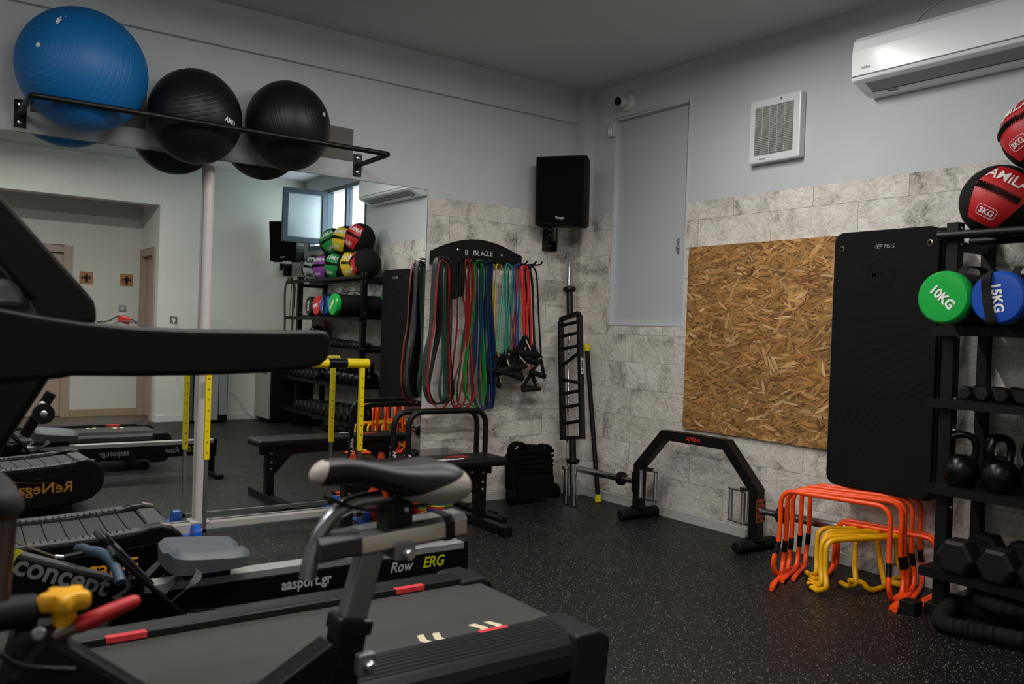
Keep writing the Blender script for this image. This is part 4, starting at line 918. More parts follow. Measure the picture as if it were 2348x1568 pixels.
def dip_bar(x0, x1, y, h, label):
    r = empty('dip_bar', ((x0+x1)/2, y, 0), label, 'dip bar', 'pair of black dip bars')
    MB().tube(arc_path([(x0, y, 0.045), (x0, y, h), (x1, y, h), (x1, y, 0.045)], 0.11, 8), 0.0185, 16).build('bar', M_BLKM, r)
    for x in (x0, x1):
        f = MB().tube([(x, y-0.235, 0.022), (x, y+0.235, 0.022)], 0.0185, 16).build('foot_tube', M_BLKM, r)
        for s in (-1, 1): MB().cyl((x, y+s*0.19, 0.0235), (x, y+s*0.25, 0.0235), 0.0235, n=18).build('rubber_end', M_RUB, f)
    t = letter('AMILA', 0.036, M_WHITE, r, (x0, y-0.0195, 0.40), (0, 0, -1), (1, 0, 0), 0.02, 0.0008)
    t = letter('AMILA', 0.036, M_WHITE, r, (x0, y+0.0195, 0.40), (0, 0, -1), (-1, 0, 0), 0.02, 0.0008)
    return r
dip_bar(-1.715, -1.130, -0.42, 0.715, 'front dip bar of the pair, a tall black hoop behind the bench')
dip_bar(-1.735, -1.095, -0.262, 0.700, 'rear dip bar of the pair, the black hoop nearest the wall')

# ------------------------------------------------------------------ cones and marker discs
M_CONE = mat('orange_cone', '#e0431a', 0.45)
def cone_proto(c):
    r = empty('training_cone', c)
    b = MB(); s = 0.085; b.bb(c[0]-s, c[0]+s, c[1]-s, c[1]+s, c[2], c[2]+0.005); b.build('cone_base', M_CONE, r, bevel=0.003)
    b = MB(); b.lathe([(0.068, 0.004), (0.018, 0.27), (0.012, 0.272), (0.012, 0.265), (0.060, 0.006)], c, (0, 0, 1), 24); b.build('cone_body', M_CONE, r)
    return r
cp = None; random.seed(5)
for si, (cx, cy, nm) in enumerate(((-1.80, -0.20, 'left'), (-1.60, -0.175, 'right'))):
    for k in range(9):
        z = 0.0+k*0.013
        if cp is None: cp = cone_proto((cx, cy, z)); r = cp
        else: r = copy_tree(cp); r.location = (cx, cy, z)
        r.rotation_euler = (0, 0, random.uniform(-0.5, 0.5) if k else 0.2)
        lb = {0: 'orange training cone at the bottom of the %s nested stack', 8: 'orange training cone on top of the %s nested stack'}.get(k, 'orange training cone inside the %s nested stack behind the bench')
        tag(r, lb % nm, 'cone', 'orange cones in the %s nested stack' % nm)
def disc(c, col, mn, label, group, proto={}):
    m = mat(mn, col, 0.45, var=0.04)
    b = MB(); b.lathe([(0.093, 0.0), (0.096, 0.002), (0.094, 0.008), (0.030, 0.048), (0.026, 0.048), (0.088, 0.006), (0.091, 0.0)], c, (0, 0, 1), 40)
    o = b.build('marker_disc', m, loc=c); tag(o, label, 'marker disc', group)
dc = {'blue': ('#0f3fa0', 'disc_blue'), 'green': ('#138a45', 'disc_green'), 'yellow': ('#d8c41b', 'disc_yellow'), 'red': ('#c01820', 'disc_red'), 'white': ('#b8b8b4', 'disc_white')}
ords = ['bottom', 'second from bottom', 'third from bottom', 'fourth from bottom', 'fifth from bottom', 'sixth from bottom', 'seventh from bottom', 'eighth from bottom', 'ninth from bottom']
for (cx, cy), seq, nm in (((-1.305, -0.135), ['green', 'blue', 'blue', 'red', 'red', 'yellow', 'green', 'blue', 'blue'], 'right disc stack beside the bench leg'), ((-1.50, -0.125), ['blue', 'red', 'yellow', 'red', 'yellow', 'green', 'green', 'yellow', 'green'], 'disc stack left of the blue-topped one')):
    for k, c in enumerate(seq):
        nmk = 'topmost' if k == len(seq)-1 else ords[k]
        disc((cx+random.uniform(-.002, .002), cy, k*0.0085), dc[c][0], dc[c][1], '%s marker disc, %s in the %s' % (c, nmk, nm), 'marker discs in the '+nm)

# ------------------------------------------------------------------ tall yellow agility hurdle in front of the mirror
M_HY = mat('hurdle_yellow', '#e3c70c', 0.35, var=0.05)
M_GALV = mat('galvanised_steel', '#8f9693', 0.35, 0.9)
M_HB = mat('hurdle_blue', '#0f57b8', 0.3)
r = empty('agility_hurdle', (-2.41, -0.235, 0), 'tall yellow and black training hurdle with blue wheeled feet before the mirror', 'hurdle')
hx0, hx1, hy = -2.905, -1.955, -0.225
B = MB(); B.tube([(hx0-0.075, hy, 1.012), (hx1+0.045, hy, 1.012)], 0.030, 24); br_ = B.build('cross_bar', M_HY, r, bevel=0.006)
for xc in (-2.125, -2.68): MB().cyl((xc-0.062, hy, 1.012), (xc+0.062, hy, 1.012), 0.0308, n=24).build('black_stripe', mat('black_gloss_tape', '#121212', 0.25), br_)
for x in (hx0, hx1):
    B = MB(); B.bb(x-0.015, x+0.015, hy-0.015, hy+0.015, 0.46, 0.99); up = B.build('upright', M_HY, r, bevel=0.003)
    B = MB()
    for k in range(8): B.cyl((x, hy+0.0152, 0.50+0.06*k), (x, hy+0.0162, 0.50+0.06*k), 0.004, n=8); B.cyl((x, hy-0.0162, 0.50+0.06*k), (x, hy-0.0152, 0.50+0.06*k), 0.004, n=8)
    if x == hx0 or True: B.build('height_holes', M_BLKP, up)
    MB().bb(x-0.010, x+0.010, hy-0.010, hy+0.010, 0.045, 0.47).build('inner_post', M_GALV, r, bevel=0.001)
MB().bb(hx0-0.01, hx1+0.01, hy-0.010, hy+0.010, 0.040, 0.066).build('base_bar', M_GALV, r, bevel=0.001)
for x in (hx0, hx1):
    s = -1 if x == hx0 else 1; xw = x+s*0.045
    f = MB(); f.bb(xw-0.034, xw+0.034, hy-0.14, hy+0.16, 0.0, 0.009); f.build('foot_plate', M_HB, r, bevel=0.002)
    w = MB(); w.prism([(0.050*math.cos(a), 0.046*math.sin(a)+0.050) for a in [PI*k/10 for k in range(11)]]+[(-0.050, 0.009), (0.050, 0.009)], (xw-0.021, hy, 0.0), (0, 1, 0), (0, 0, 1), 0.042)
    w.build('wheel_housing', M_HB, r, bevel=0.004)
    MB().lathe([(0.040, 0), (0.040, 0.005), (0.014, 0.012), (0.0, 0.012)], (xw-s*0.021, hy, 0.052), (-s, 0, 0), 20).build('hub_cap', M_CHROME, r)
# ------------------------------------------------------------------ hanging exercise mats
def rounded_rect(w, h, rad, n=7):
    out = []
    for cx, cy, a0 in ((w/2-rad, h/2-rad, 0), (-w/2+rad, h/2-rad, 90), (-w/2+rad, -h/2+rad, 180), (w/2-rad, -h/2+rad, 270)):
        for k in range(n+1): a = math.radians(a0+90*k/n); out.append((cx+rad*math.cos(a), cy+rad*math.sin(a)))
    return out
M_MAT = mat('ribbed_foam', '#161618', 0.78, var=0.04, spec=0.15)
nt = M_MAT.node_tree; tc = nn(nt, 'ShaderNodeTexCoord'); wv = nn(nt, 'ShaderNodeTexWave'); wv.bands_direction = 'Z'; wv.inputs['Scale'].default_value = 55; wv.inputs['Distortion'].default_value = 0.6
nt.links.new(tc.outputs['Object'], wv.inputs['Vector']); bp = nn(nt, 'ShaderNodeBump'); bp.inputs['Strength'].default_value = 0.35; bp.inputs['Distance'].default_value = 0.002
nt.links.new(wv.outputs['Fac'], bp.inputs['Height']); nt.links.new(bp.outputs['Normal'], nt.nodes['Principled BSDF'].inputs['Normal'])
my0, my1, mz0, mz1 = -2.965, -2.388, 0.480, 1.838
mo = None; random.seed(9)
for k in range(8):
    x1 = -0.030-k*0.0232; w = my1-my0; h = mz1-mz0
    if mo is None:
        r = empty('exercise_mat', (x1, (my0+my1)/2, mz0)); mo = r
        B = MB(); B.prism(rounded_rect(w, h, 0.055), (x1, (my0+my1)/2, (mz0+mz1)/2), (0, -1, 0), (0, 0, 1), 0.0205)
        B.build('foam_sheet', M_MAT, r, bevel=0.004)
    else: r = copy_tree(mo); r.location = (x1, (my0+my1)/2+random.uniform(-0.012, 0.012)*(k < 7), mz0+random.uniform(-0.012, 0.006)*(k < 7))
    if k < 7: tag(r, 'black foam exercise mat hidden behind the frontmost hanging mat', 'exercise mat', 'stack of hanging mats')
    else:
        tag(r, 'frontmost black foam exercise mat with round emblem hanging beside the strand board', 'exercise mat')
        xf = x1-0.0208
        for px, py in ((1931, 571), (2133, 556)):
            p = at(px, py, x=xf); B = MB(); B.lathe([(0.0095, 0.0), (0.0155, 0.0), (0.016, 0.003), (0.0095, 0.004)], (xf, p.y, p.z), (-1, 0, 0), 22, cap=False); B.build('eyelet', mat('brass_eyelet', '#8d8474', 0.3, 1.0), r)
        p = at(2027, 565, x=xf); letter('\u00b7IEP MS S', 0.030, mat('worn_print', '#9b9a93', 0.6), r, (xf-0.0003, p.y, p.z), (0, -1, 0.0), (0, 0, 1), 0.0, 0.0006, shear=0.2)
        p = at(2020, 628, x=xf); B = MB(); B.lathe([(0.076, 0), (0.076, 0.0014), (0.072, 0.0014), (0.072, 0.0)], (xf, p.y, p.z), (-1, 0, 0), 48, cap=False); B.build('embossed_ring', M_MAT, r)
        letter('MAT', 0.058, M_MAT, r, (xf-0.0002, p.y, p.z), (0, -1, 0), (0, 0, 1), 0.02, 0.0018)
for px, py in ((1931, 571), (2133, 556)):
    p = at(px, py, x=-0.2138); o = MB().tube([(-0.001, p.y, p.z), (-0.232, p.y, p.z), (-0.232, p.y, p.z)][:2], 0.0045, 10).build('mat_hook', M_BLKM)
    tag(o, 'thin black steel peg through the %s eyelet of the hanging mats' % ('left' if px < 2000 else 'right'), 'hook', 'pegs holding the mats')

# ------------------------------------------------------------------ storage rack
RY0, RY1 = -5.17, -3.055
r = empty('storage_rack', (-0.22, -4.1, 0), 'black steel storage rack with medicine balls and weights along the right wall', 'rack')
M_RK = mat('rack_black', '#141416', 0.45, var=0.1, vscale=12)
for y in (-3.112, -4.88):
    p = MB().bb(-0.382, -0.322, y-0.0275, y+0.0275, 0.05, 1.822).build('upright', M_RK, r, bevel=0.003)
    part_bolts(p, [((-0.352, y+sy*0.0275, z), (0, sy, 0)) for z in (0.23, 0.50, 0.615, 0.86, 1.005, 1.29, 1.385, 1.72, 1.795) for sy in (-1, 1)], M_ZINC, 0.009, 0.009)
    MB().bb(-0.055, -0.005, y-0.025, y+0.025, 0.05, 1.80).build('rear_upright', M_RK, r, bevel=0.003)
    MB().bb(-0.445, -0.005, y-0.030, y+0.030, 0.0, 0.058).build('foot_bar', M_RK, r, bevel=0.004)
    for z in (0.23, 0.62, 1.01, 1.36, 1.74): MB().bb(-0.322, -0.055, y-0.018, y+0.018, z-0.045, z-0.005).build('side_brace', M_RK, r, bevel=0.002)
for x in (-0.415, -0.115): MB().cyl((x, RY0+0.02, 1.758), (x, RY1-0.01, 1.758), 0.020, n=18).build('ball_rail', M_RK, r, bevel=0.003)
MB().bb(-0.425, -0.405, RY1-0.03, RY1-0.005, 1.735, 1.782).build('rail_end', M_RK, r, bevel=0.003)
def shelf(z, xf, xb, drop, lip, name='shelf'):
    """angled tray: front edge at xf lower than the back by drop"""
    B = MB(); t = 0.003
    prof = [(xf, z), (xf, z-lip), (xf+t, z-lip), (xf+t, z-t), (xb, z+drop-t), (xb, z+drop+0.02), (xb-t, z+drop+0.02), (xb-t, z+drop), (xf+t, z)]
    B.prism(prof, (0, RY1-0.0, 0), (1, 0, 0), (0, 0, 1), RY1-RY0); B.build(name, M_RK, r)
shelf(1.340, -0.425, -0.06, 0.0, 0.045)
shelf(0.999, -0.440, -0.06, 0.01, 0.036)
shelf(0.602, -0.445, -0.06, 0.01, 0.037)
shelf(0.220, -0.455, -0.06, 0.012, 0.040)

# ------------------------------------------------------------------ medicine balls
M_SUEDE = mat('black_suede', '#0f0f10', 0.85, bump=0.3, bscale=250)
M_LACE = mat('black_lace', '#08080a', 0.6)
def med_ball(c, nrm, roll, col, mn, kg, label, group, dark_text=False, R_=0.166):
    c = Vector(c); n = Vector(nrm).normalized(); z = Vector((0, 0, 1)); u = z.cross(n).normalized(); u = -u if False else u
    # u: to the right for someone facing the panel
    u = n.cross(z).normalized()*-1; v = n.cross(u); 
    if v.z < 0: v = -v
    a = math.radians(roll); u2 = u*math.cos(a)+v*math.sin(a); v2 = v*math.cos(a)-u*math.sin(a)
    r = empty('medicine_ball', (c.x, c.y, c.z-R_), label, 'medicine ball', group)
    MB().ball(c, R_, 36, 24).build('ball_shell', M_SUEDE, r)
    def P(a_, b_, h):                                     # tangent coordinates in radii -> sphere
        d = n+u2*a_+v2*b_; q = math.sqrt(a_*a_+b_*b_)
        if q < 1e-9: return c+n*(R_+h)
        th = min(q*1.05, 1.5); return c+(n*math.cos(th)+(u2*a_+v2*b_)/q*math.sin(th))*(R_+h)
    hexa = [(-0.48, 0.86), (0.48, 0.86), (0.68, 0.12), (0.42, -0.88), (-0.42, -0.88), (-0.68, 0.12)]
    B = MB(); vs = []; N_ = 15
    def row(b_):                                          # half width of the panel at height b_
        if b_ > 0.12: return 0.68+(0.48-0.68)*(b_-0.12)/0.74
        return 0.68+(0.42-0.68)*(0.12-b_)/1.0
    for i in range(N_):
        b_ = -0.88+1.74*i/(N_-1); w = row(b_)
        for j in range(N_): vs.append(P(-w+2*w*j/(N_-1), b_, 0.0022))
    fs = [(i*N_+j, i*N_+j+1, (i+1)*N_+j+1, (i+1)*N_+j) for i in range(N_-1) for j in range(N_-1)]
    B.add(vs, fs, True); pn = B.build('panel', mat(mn, col, 0.5, var=0.05, bump=0.1, bscale=60), r)
    B = MB(); rim = []
    for i in range(30):
        k = i/30*6; e = int(k); f = k-e; p0, p1 = hexa[e], hexa[(e+1) % 6]; rim.append(P((p0[0]*(1-f)+p1[0]*f)*1.0, (p0[1]*(1-f)+p1[1]*f)*1.0, 0.002))
    B.tube(rim, 0.0022, 6, closed=True); B.build('seam', M_SUEDE, r)
    B = MB(); st = []
    for i in range(23):
        t = -0.60+1.12*i/22; st.append(P(t, 0.07+(0.085 if i % 2 else -0.085), 0.008))
    B.tube(st, 0.0034, 6); st2 = [P(-0.60+1.12*i/22, 0.07-(0.085 if i % 2 else -0.085), 0.009) for i in range(23)]; B.tube(st2, 0.0034, 6)
    B.sweep([P(-0.66+1.2*i/12, 0.07, 0.004) for i in range(13)], [(-0.0015, -0.003), (0.0015, -0.003), (0.0015, 0.003), (-0.0015, 0.003)], False, tuple(n), True); B.build('lacing', M_LACE, pn)
    def wp(a0, b0):
        def f(Q, h):
            d = Q-c; aa = d.dot(u2)/R_; bb = d.dot(v2)/R_; return P(aa, bb, 0.0062+h)
        return f
    m = M_BLKP if dark_text else M_WHITE
    letter('AMiLA', 0.42*R_, m, pn, c+v2*R_*0.47, u2, v2, 0.012, 0.0008, warp=wp(0, 0), width=0.92, name='lettering')
    letter(kg, 0.20*R_, m, pn, c-v2*R_*0.50, u2, v2, 0.03, 0.0008, warp=wp(0, 0), name='weight_print')
    B = MB(); ring = [P(x_, -0.50+y_, 0.0035) for x_, y_ in [(0.25*math.copysign(abs(math.cos(t))**0.4, math.cos(t)), 0.14*math.copysign(abs(math.sin(t))**0.4, math.sin(t))) for t in [2*PI*k/28 for k in range(28)]]]
    B.tube(ring, 0.0012, 5, closed=True); B.build('print_border', m, pn)
    return r
RED, YEL, GRN, PUR, GRY = ('#b5161c', 'panel_red'), ('#d3b50f', 'panel_yellow'), ('#0c8a3c', 'panel_green'), ('#8a3a96', 'panel_purple'), ('#9aa0a2', 'panel_grey')
G1, G2 = 'medicine balls in the lower row of the rack top', 'medicine balls in the upper row of the rack top'
zl = 1.915
med_ball((-0.265, -3.262, zl), (-0.90, -0.36, 0.06), -30, *RED, '3KG', 'red panelled medicine ball at the near end of the rack top rail', G1)
med_ball((-0.265, -3.606, zl), (-0.62, 0.78, 0.0), 2, *YEL, '4KG', 'yellow panelled medicine ball in the lower row beside the near red one', G1)
med_ball((-0.265, -3.950, zl), (-0.90, 0.42, 0.05), 8, *GRN, '6KG', 'green panelled medicine ball in the lower row between yellow and purple', G1)
med_ball((-0.265, -4.294, zl), (-0.93, 0.36, 0.0), -4, *PUR, '8KG', 'purple panelled medicine ball in the lower row', G1)
med_ball((-0.265, -4.638, zl), (-0.72, 0.68, 0.0), 8, *GRY, '10KG', 'light grey panelled medicine ball with dark print at the far end of the row', G1, True)
zu = zl+0.285
med_ball((-0.262, -3.434, zu), (-0.86, 0.42, 0.10), 24, *RED, '3KG', 'red panelled medicine ball lying in the upper row', G2)
med_ball((-0.262, -3.778, zu), (-0.90, 0.40, 0.05), 10, *YEL, '4KG', 'yellow panelled medicine ball lying in the upper row', G2)
med_ball((-0.262, -4.122, zu), (-0.74, 0.60, 0.0), -28, *GRN, '6KG', 'green panelled medicine ball lying in the upper row', G2)

# ------------------------------------------------------------------ power bags
M_BAGB = mat('bag_canvas', '#111113', 0.6, bump=0.25, bscale=40)
def power_bag(y, rad, x0, x1, col, mn, text, ang, label, strap=None, tcol=None):
    z = 1.3415+rad; m = mat(mn, col, 0.33, var=0.05, bump=0.25, bscale=14)
    r = empty('power_bag', ((x0+x1)/2, y, 1.3415), label, 'sandbag', 'power bags on the second shelf')
    MB().lathe([(rad*0.97, 0), (rad*0.985, 0.10), (rad*0.985, x1-x0-0.16), (rad*0.97, x1-x0-0.08)], (x0+0.045, y, z), (1, 0, 0), 36).build('bag_body', M_BAGB, r)
    for xx, s in ((x0, 1), (x1, -1)):
        B = MB(); B.lathe([(0.0, 0.004), (rad*0.55, 0.0), (rad*0.90, 0.003), (rad*0.985, 0.014), (rad, 0.030), (rad*0.985, 0.052), (rad*0.95, 0.056)], (xx, y, z), (s, 0, 0), 40); cp_ = B.build('end_cap', m, r)
        if s > 0:
            a = math.radians(ang); u = Vector((0, -math.cos(a), math.sin(a))); v = Vector((0, math.sin(a), math.cos(a)))
            letter(text, rad*0.50, M_WHITE, cp_, (x0-0.0005, y, z), u, v, 0.035, 0.0010, width=0.92)
    B = MB(); B.sweep(smooth_path([(x0+0.16, y, z+rad*0.97), (x0+0.20, y, z+rad+0.03), (x0+0.34, y, z+rad+0.03), (x0+0.38, y, z+rad*0.97)], 5), [(-0.0015, -0.018), (0.0015, -0.018), (0.0015, 0.018), (-0.0015, 0.018)], False, (0, 0, 1), True); B.build('carry_strap', M_WEB, r)
    if strap:
        B = MB(); pts = [(x0+0.10, y+strap*rad*1.2, z+rad*0.92), (x0-0.008, y+strap*rad, z+rad*0.86), (x0-0.010, y+strap*rad*0.95, z+rad*0.2), (x0-0.012, y+strap*rad*0.55, z-rad*0.55), (x0-0.006, y+strap*rad*0.25, z-rad*0.96), (x0+0.04, y+strap*rad*0.2, z-rad*1.0)]
        B.sweep(smooth_path(pts, 5), [(-0.0015, -0.019), (0.0015, -0.019), (0.0015, 0.019), (-0.0015, 0.019)], False, (-1, 0, 0.01), True); B.build('hanging_strap', M_WEB, r)
    return r
power_bag(-3.222, 0.117, -0.660, -0.070, '#0aa33c', 'vinyl_green', '10KG', -42, 'green capped power bag marked 10KG nearest the mats')
power_bag(-3.448, 0.113, -0.655, -0.070, '#0c45a6', 'vinyl_blue', '15KG', -80, 'blue capped power bag marked 15KG with a black strap over its face', 0.35)
power_bag(-3.672, 0.109, -0.650, -0.070, '#c01c20', 'vinyl_red', '20KG', -12, 'red capped power bag marked 20KG')
power_bag(-3.892, 0.108, -0.645, -0.070, '#151517', 'vinyl_black', '25KG', -82, 'all black power bag marked 25KG on the second shelf')
r = empty('ankle_weight', (-0.30, -4.10, 1.342), 'small black and blue ankle weight lying past the black power bag', 'ankle weight')
MB().bb(-0.40, -0.20, -4.15, -4.05, 1.352, 1.42).build('weight_body', M_WEB, r, bevel=0.015)
MB().bb(-0.41, -0.19, -4.16, -4.04, 1.342, 1.354).build('blue_piping', mat('blue_nylon', '#123c9a', 0.6), r, bevel=0.004)
# straps hanging at the far end of the rack
M_LEATH = mat('brown_edge_leather', '#2a1c12', 0.5, var=0.2, vscale=20)
P = [(-0.415, -5.01, 1.785), (-0.46, -5.05, 1.75), (-0.475, -5.06, 1.6), (-0.47, -5.05, 1.3), (-0.465, -5.05, 0.98), (-0.43, -5.03, 0.80), (-0.39, -5.02, 0.98), (-0.385, -5.01, 1.4), (-0.39, -5.0, 1.70)]
tag(MB().sweep(smooth_path(P, 5, True), [(-0.002, -0.03), (0.002, -0.03), (0.002, 0.03), (-0.002, 0.03)], True, (-1, 0.001, 0), True).build('lifting_belt', M_LEATH), 'long brown-edged leather belt looped over the far end of the ball rail', 'belt')
for k, (y, zt, zb, lb) in enumerate(((-4.93, 1.78, 1.40, 'longer'), (-4.80, 1.78, 1.38, 'wider'))):
    rr_ = empty('carabiner_strap', (-0.44, y, zb), 'black strap with steel carabiner hanging from the ball rail, the %s of two' % lb, 'strap', 'carabiner straps')
    MB().bar([(-0.438, y, zt-0.01), (-0.452, y, zb+0.06)], 0.014+0.012*k, 0.002, (1, 0, 0)).build('strap_web', M_WEB, rr_)
    q = [(-0.452, y-0.012, zb+0.05), (-0.452, y-0.016, zb+0.0), (-0.452, y-0.010, zb-0.045), (-0.452, y+0.010, zb-0.045), (-0.452, y+0.016, zb), (-0.452, y+0.008, zb+0.05)]
    MB().tube(smooth_path(q, 4, True), 0.0028, 8, closed=True).build('carabiner', M_CHROME, rr_)

# ------------------------------------------------------------------ slam ball, red panel, dumbbells, kettlebells
M_SLAM = mat('slam_rubber', '#131314', 0.4, bump=0.5, bscale=60)
rr_ = empty('slam_ball', (-0.26, -4.52, 1.005), 'black rubber slam ball on the third shelf at the far end', 'slam ball')
MB().ball((-0.26, -4.52, 1.005+0.115), 0.115, 32, 22).build('ball_shell', M_SLAM, rr_)
MB().lathe([(0.008, 0), (0.008, 0.003), (0, 0.004)], (-0.26-0.08, -4.52+0.04, 1.005+0.115+0.073), (-0.7, 0.35, 0.62), 12).build('valve', M_WHITEP, rr_)
rr_ = empty('red_case', (-0.12, -4.84, 1.005), 'terracotta red flat case with round white emblem at the back of the third shelf', 'case')
MB().bb(-0.12, -0.08, -5.06, -4.66, 1.015, 1.325).build('case_body', mat('terracotta_plastic', '#8e3b30', 0.5), rr_, bevel=0.01)
B = MB(); B.lathe([(0.065, 0), (0.065, 0.002), (0.052, 0.002), (0.052, 0)], (-0.1205, -4.86, 1.22), (-1, 0, 0), 32, cap=False); B.build('emblem', M_WHITE, rr_)

M_HEX = mat('hex_rubber', '#18181a', 0.55, var=0.1, vscale=25, bump=0.15, bscale=90)
def dumbbell(c, rad, L, hw, rot=0.0):
    """axis along x; c: centre, rad: across-corner radius of the hex heads"""
    r = empty('hex_dumbbell', (c[0], c[1], c[2]-rad*0.866))
    for s in (-1, 1):
        B = MB(); prof = []
        a0 = PI/6+PI/6
        ring = lambda x, k: [Vector((c[0]+x, c[1]+rad*k*math.cos(PI/3*i), c[2]+rad*k*math.sin(PI/3*i))) for i in range(6)]
        xs = [(s*(L/2), 0.78), (s*(L/2-0.012), 0.97), (s*(L/2-0.02), 1.0), (s*(L/2-hw+0.012), 1.0), (s*(L/2-hw), 0.8)]
        vs = []; [vs.extend(ring(x, k)) for x, k in xs]
        fs = [tuple(range(6))[::-1], tuple(24+i for i in range(6))]
        for i in range(4):
            for q in range(6): fs.append((i*6+q, i*6+(q+1) % 6, i*6+6+(q+1) % 6, i*6+6+q))
        B.add(vs, fs); B.build('hex_head', M_HEX, r, bevel=0.002)
    MB().tube([(c[0]-L/2+hw, c[1], c[2]), (c[0]-L/4+hw/2, c[1], c[2]), (c[0], c[1], c[2]), (c[0]+L/4-hw/2, c[1], c[2]), (c[0]+L/2-hw, c[1], c[2])], 0.0135, 14, scales=[0.9, 1.0, 1.15, 1.0, 0.9]).build('grip', M_CHROME, r)
    return r
rad = 0.088; d0 = dumbbell((-0.30, -3.225, 0.222+rad*0.866), rad, 0.36, 0.115)
yy = -3.225
nth = ['nearest the hurdles', 'second from the hurdles', 'third from the hurdles', 'fourth from the hurdles', 'fifth from the hurdles', 'sixth from the hurdles', 'seventh from the hurdles', 'eighth from the hurdles', 'ninth from the hurdles', 'tenth from the hurdles', 'farthest from the hurdles']
for k in range(11):
    r = d0 if k == 0 else copy_tree(d0); sc = 1.0-0.028*k
    if k: r.location = (-0.30, yy, 0.2225); r.scale = (sc, sc, sc)
    tag(r, 'large black hex dumbbell on the bottom shelf, '+nth[k], 'dumbbell', 'hex dumbbells on the bottom shelf'); yy -= rad*sc*1.96
rad = 0.036; z3 = 1.001; s0 = dumbbell((-0.30, -3.195, z3+rad*0.866+0.004), rad, 0.17, 0.05); yy = -3.195
nth2 = ['nearest the upright', 'second from the upright', 'third from the upright', 'fourth from the upright', 'fifth from the upright', 'sixth from the upright', 'seventh from the upright', 'eighth from the upright', 'ninth from the upright', 'tenth from the upright', 'eleventh from the upright', 'farthest from the upright']
for k in range(12):
    r = s0 if k == 0 else copy_tree(s0); sc = 1.0+0.035*k
    if k: r.location = (-0.30, yy, z3+0.004); r.scale = (sc, sc, sc)
    tag(r, 'small black hex dumbbell on the third shelf, '+nth2[k], 'dumbbell', 'small hex dumbbells on the third shelf'); yy -= 0.0365*sc*2.1+0.003
rad = 0.062; m0 = dumbbell((-0.30, -4.18, 0.604+rad*0.866+0.004), rad, 0.27, 0.08); yy = -4.18
for k in range(7):
    r = m0 if k == 0 else copy_tree(m0)
    if k: r.location = (-0.30, yy, 0.6085)
    tag(r, 'medium black hex dumbbell on the kettlebell shelf, '+['next to the kettlebells', 'second past the kettlebells', 'third past the kettlebells', 'fourth past the kettlebells', 'fifth past the kettlebells', 'sixth past the kettlebells', 'last one before the fridge'][k], 'dumbbell', 'medium hex dumbbells beside the kettlebells'); yy -= 0.128
M_KB = mat('kettlebell_enamel', '#0c0c0d', 0.3, var=0.1, bump=0.08, bscale=120)
def kettlebell(c, s, rz):
    r = empty('kettlebell', c)
    b = MB(); b.lathe([(0.045*s, 0), (0.058*s, 0.004*s), (0.074*s, 0.028*s), (0.082*s, 0.064*s), (0.076*s, 0.105*s), (0.055*s, 0.136*s), (0.025*s, 0.150*s), (0.0, 0.152*s)], c, (0, 0, 1), 32); b.build('bell', M_KB, r)
    c = Vector(c); pts = [(0, -0.040, 0.118), (0, -0.056, 0.155), (0, -0.060, 0.195), (0, -0.045, 0.232), (0, -0.015, 0.245), (0, 0.015, 0.245), (0, 0.045, 0.232), (0, 0.060, 0.195), (0, 0.056, 0.155), (0, 0.040, 0.118)]
    b = MB(); b.tube(smooth_path([c+Vector(p)*s for p in pts], 4), 0.0165*s, 16); b.build('handle', M_KB, r)
    return r
k0 = kettlebell((-0.335, -3.175, 0.6055), 0.96, 0)
spots = [(-0.335, -3.175, 0.96, 0.5, 'nearest the upright in the front row'), (-0.335, -3.345, 0.98, 1.25, 'second in the front row'), (-0.335, -3.52, 1.0, 0.3, 'third in the front row'), (-0.335, -3.70, 1.02, 0.9, 'fourth in the front row'), (-0.335, -3.885, 1.04, 0.2, 'last in the front row'),
         (-0.155, -3.255, 0.92, 0.6, 'behind the two nearest ones'), (-0.155, -3.43, 0.94, 0.2, 'second in the back row'), (-0.155, -3.61, 0.96, 1.1, 'third in the back row'), (-0.155, -3.80, 1.0, 0.4, 'last in the back row')]
for k, (x, y, s, a, lb) in enumerate(spots):
    r = k0 if k == 0 else copy_tree(k0); r.location = (x, y, 0.6055); r.rotation_euler = (0, 0, a); sc = s/0.96; r.scale = (sc, sc, sc)
    tag(r, 'glossy black kettlebell on the fourth shelf, '+lb, 'kettlebell', 'kettlebells on the fourth shelf')

# ------------------------------------------------------------------ battle rope under the rack
random.seed(2)
P = [(-0.20, -3.70, 0.05), (-0.30, -3.35, 0.045), (-0.27, -3.14, 0.045), (-0.40, -3.175, 0.05), (-0.56, -3.22, 0.04), (-0.62, -3.28, 0.04), (-0.60, -3.38, 0.042), (-0.56, -3.52, 0.045), (-0.52, -3.70, 0.045), (-0.50, -3.95, 0.045), (-0.40, -4.05, 0.05), (-0.30, -3.90, 0.06), (-0.34, -3.60, 0.105), (-0.42, -3.42, 0.12), (-0.36, -3.30, 0.118), (-0.22, -3.36, 0.11), (-0.16, -3.60, 0.10)]
path = smooth_path(P, 16); sc = [1.0+0.10*math.sin(i*1.7)+random.uniform(-0.05, 0.05) for i in range(len(path))]
tag(MB().tube(path, 0.035, 16, scales=sc).build('battle_rope', mat('rope_sleeve', '#111112', 0.85, bump=0.7, bscale=90)), 'thick black sleeved battle rope coiled on the floor under the rack', 'rope')
o = MB().bb(-0.53, -0.455, -3.085, -3.01, 0.0, 0.062).build('rubber_block', M_RK, bevel=0.004); tag(o, 'small black square block on the floor at the front foot of the rack', 'block')

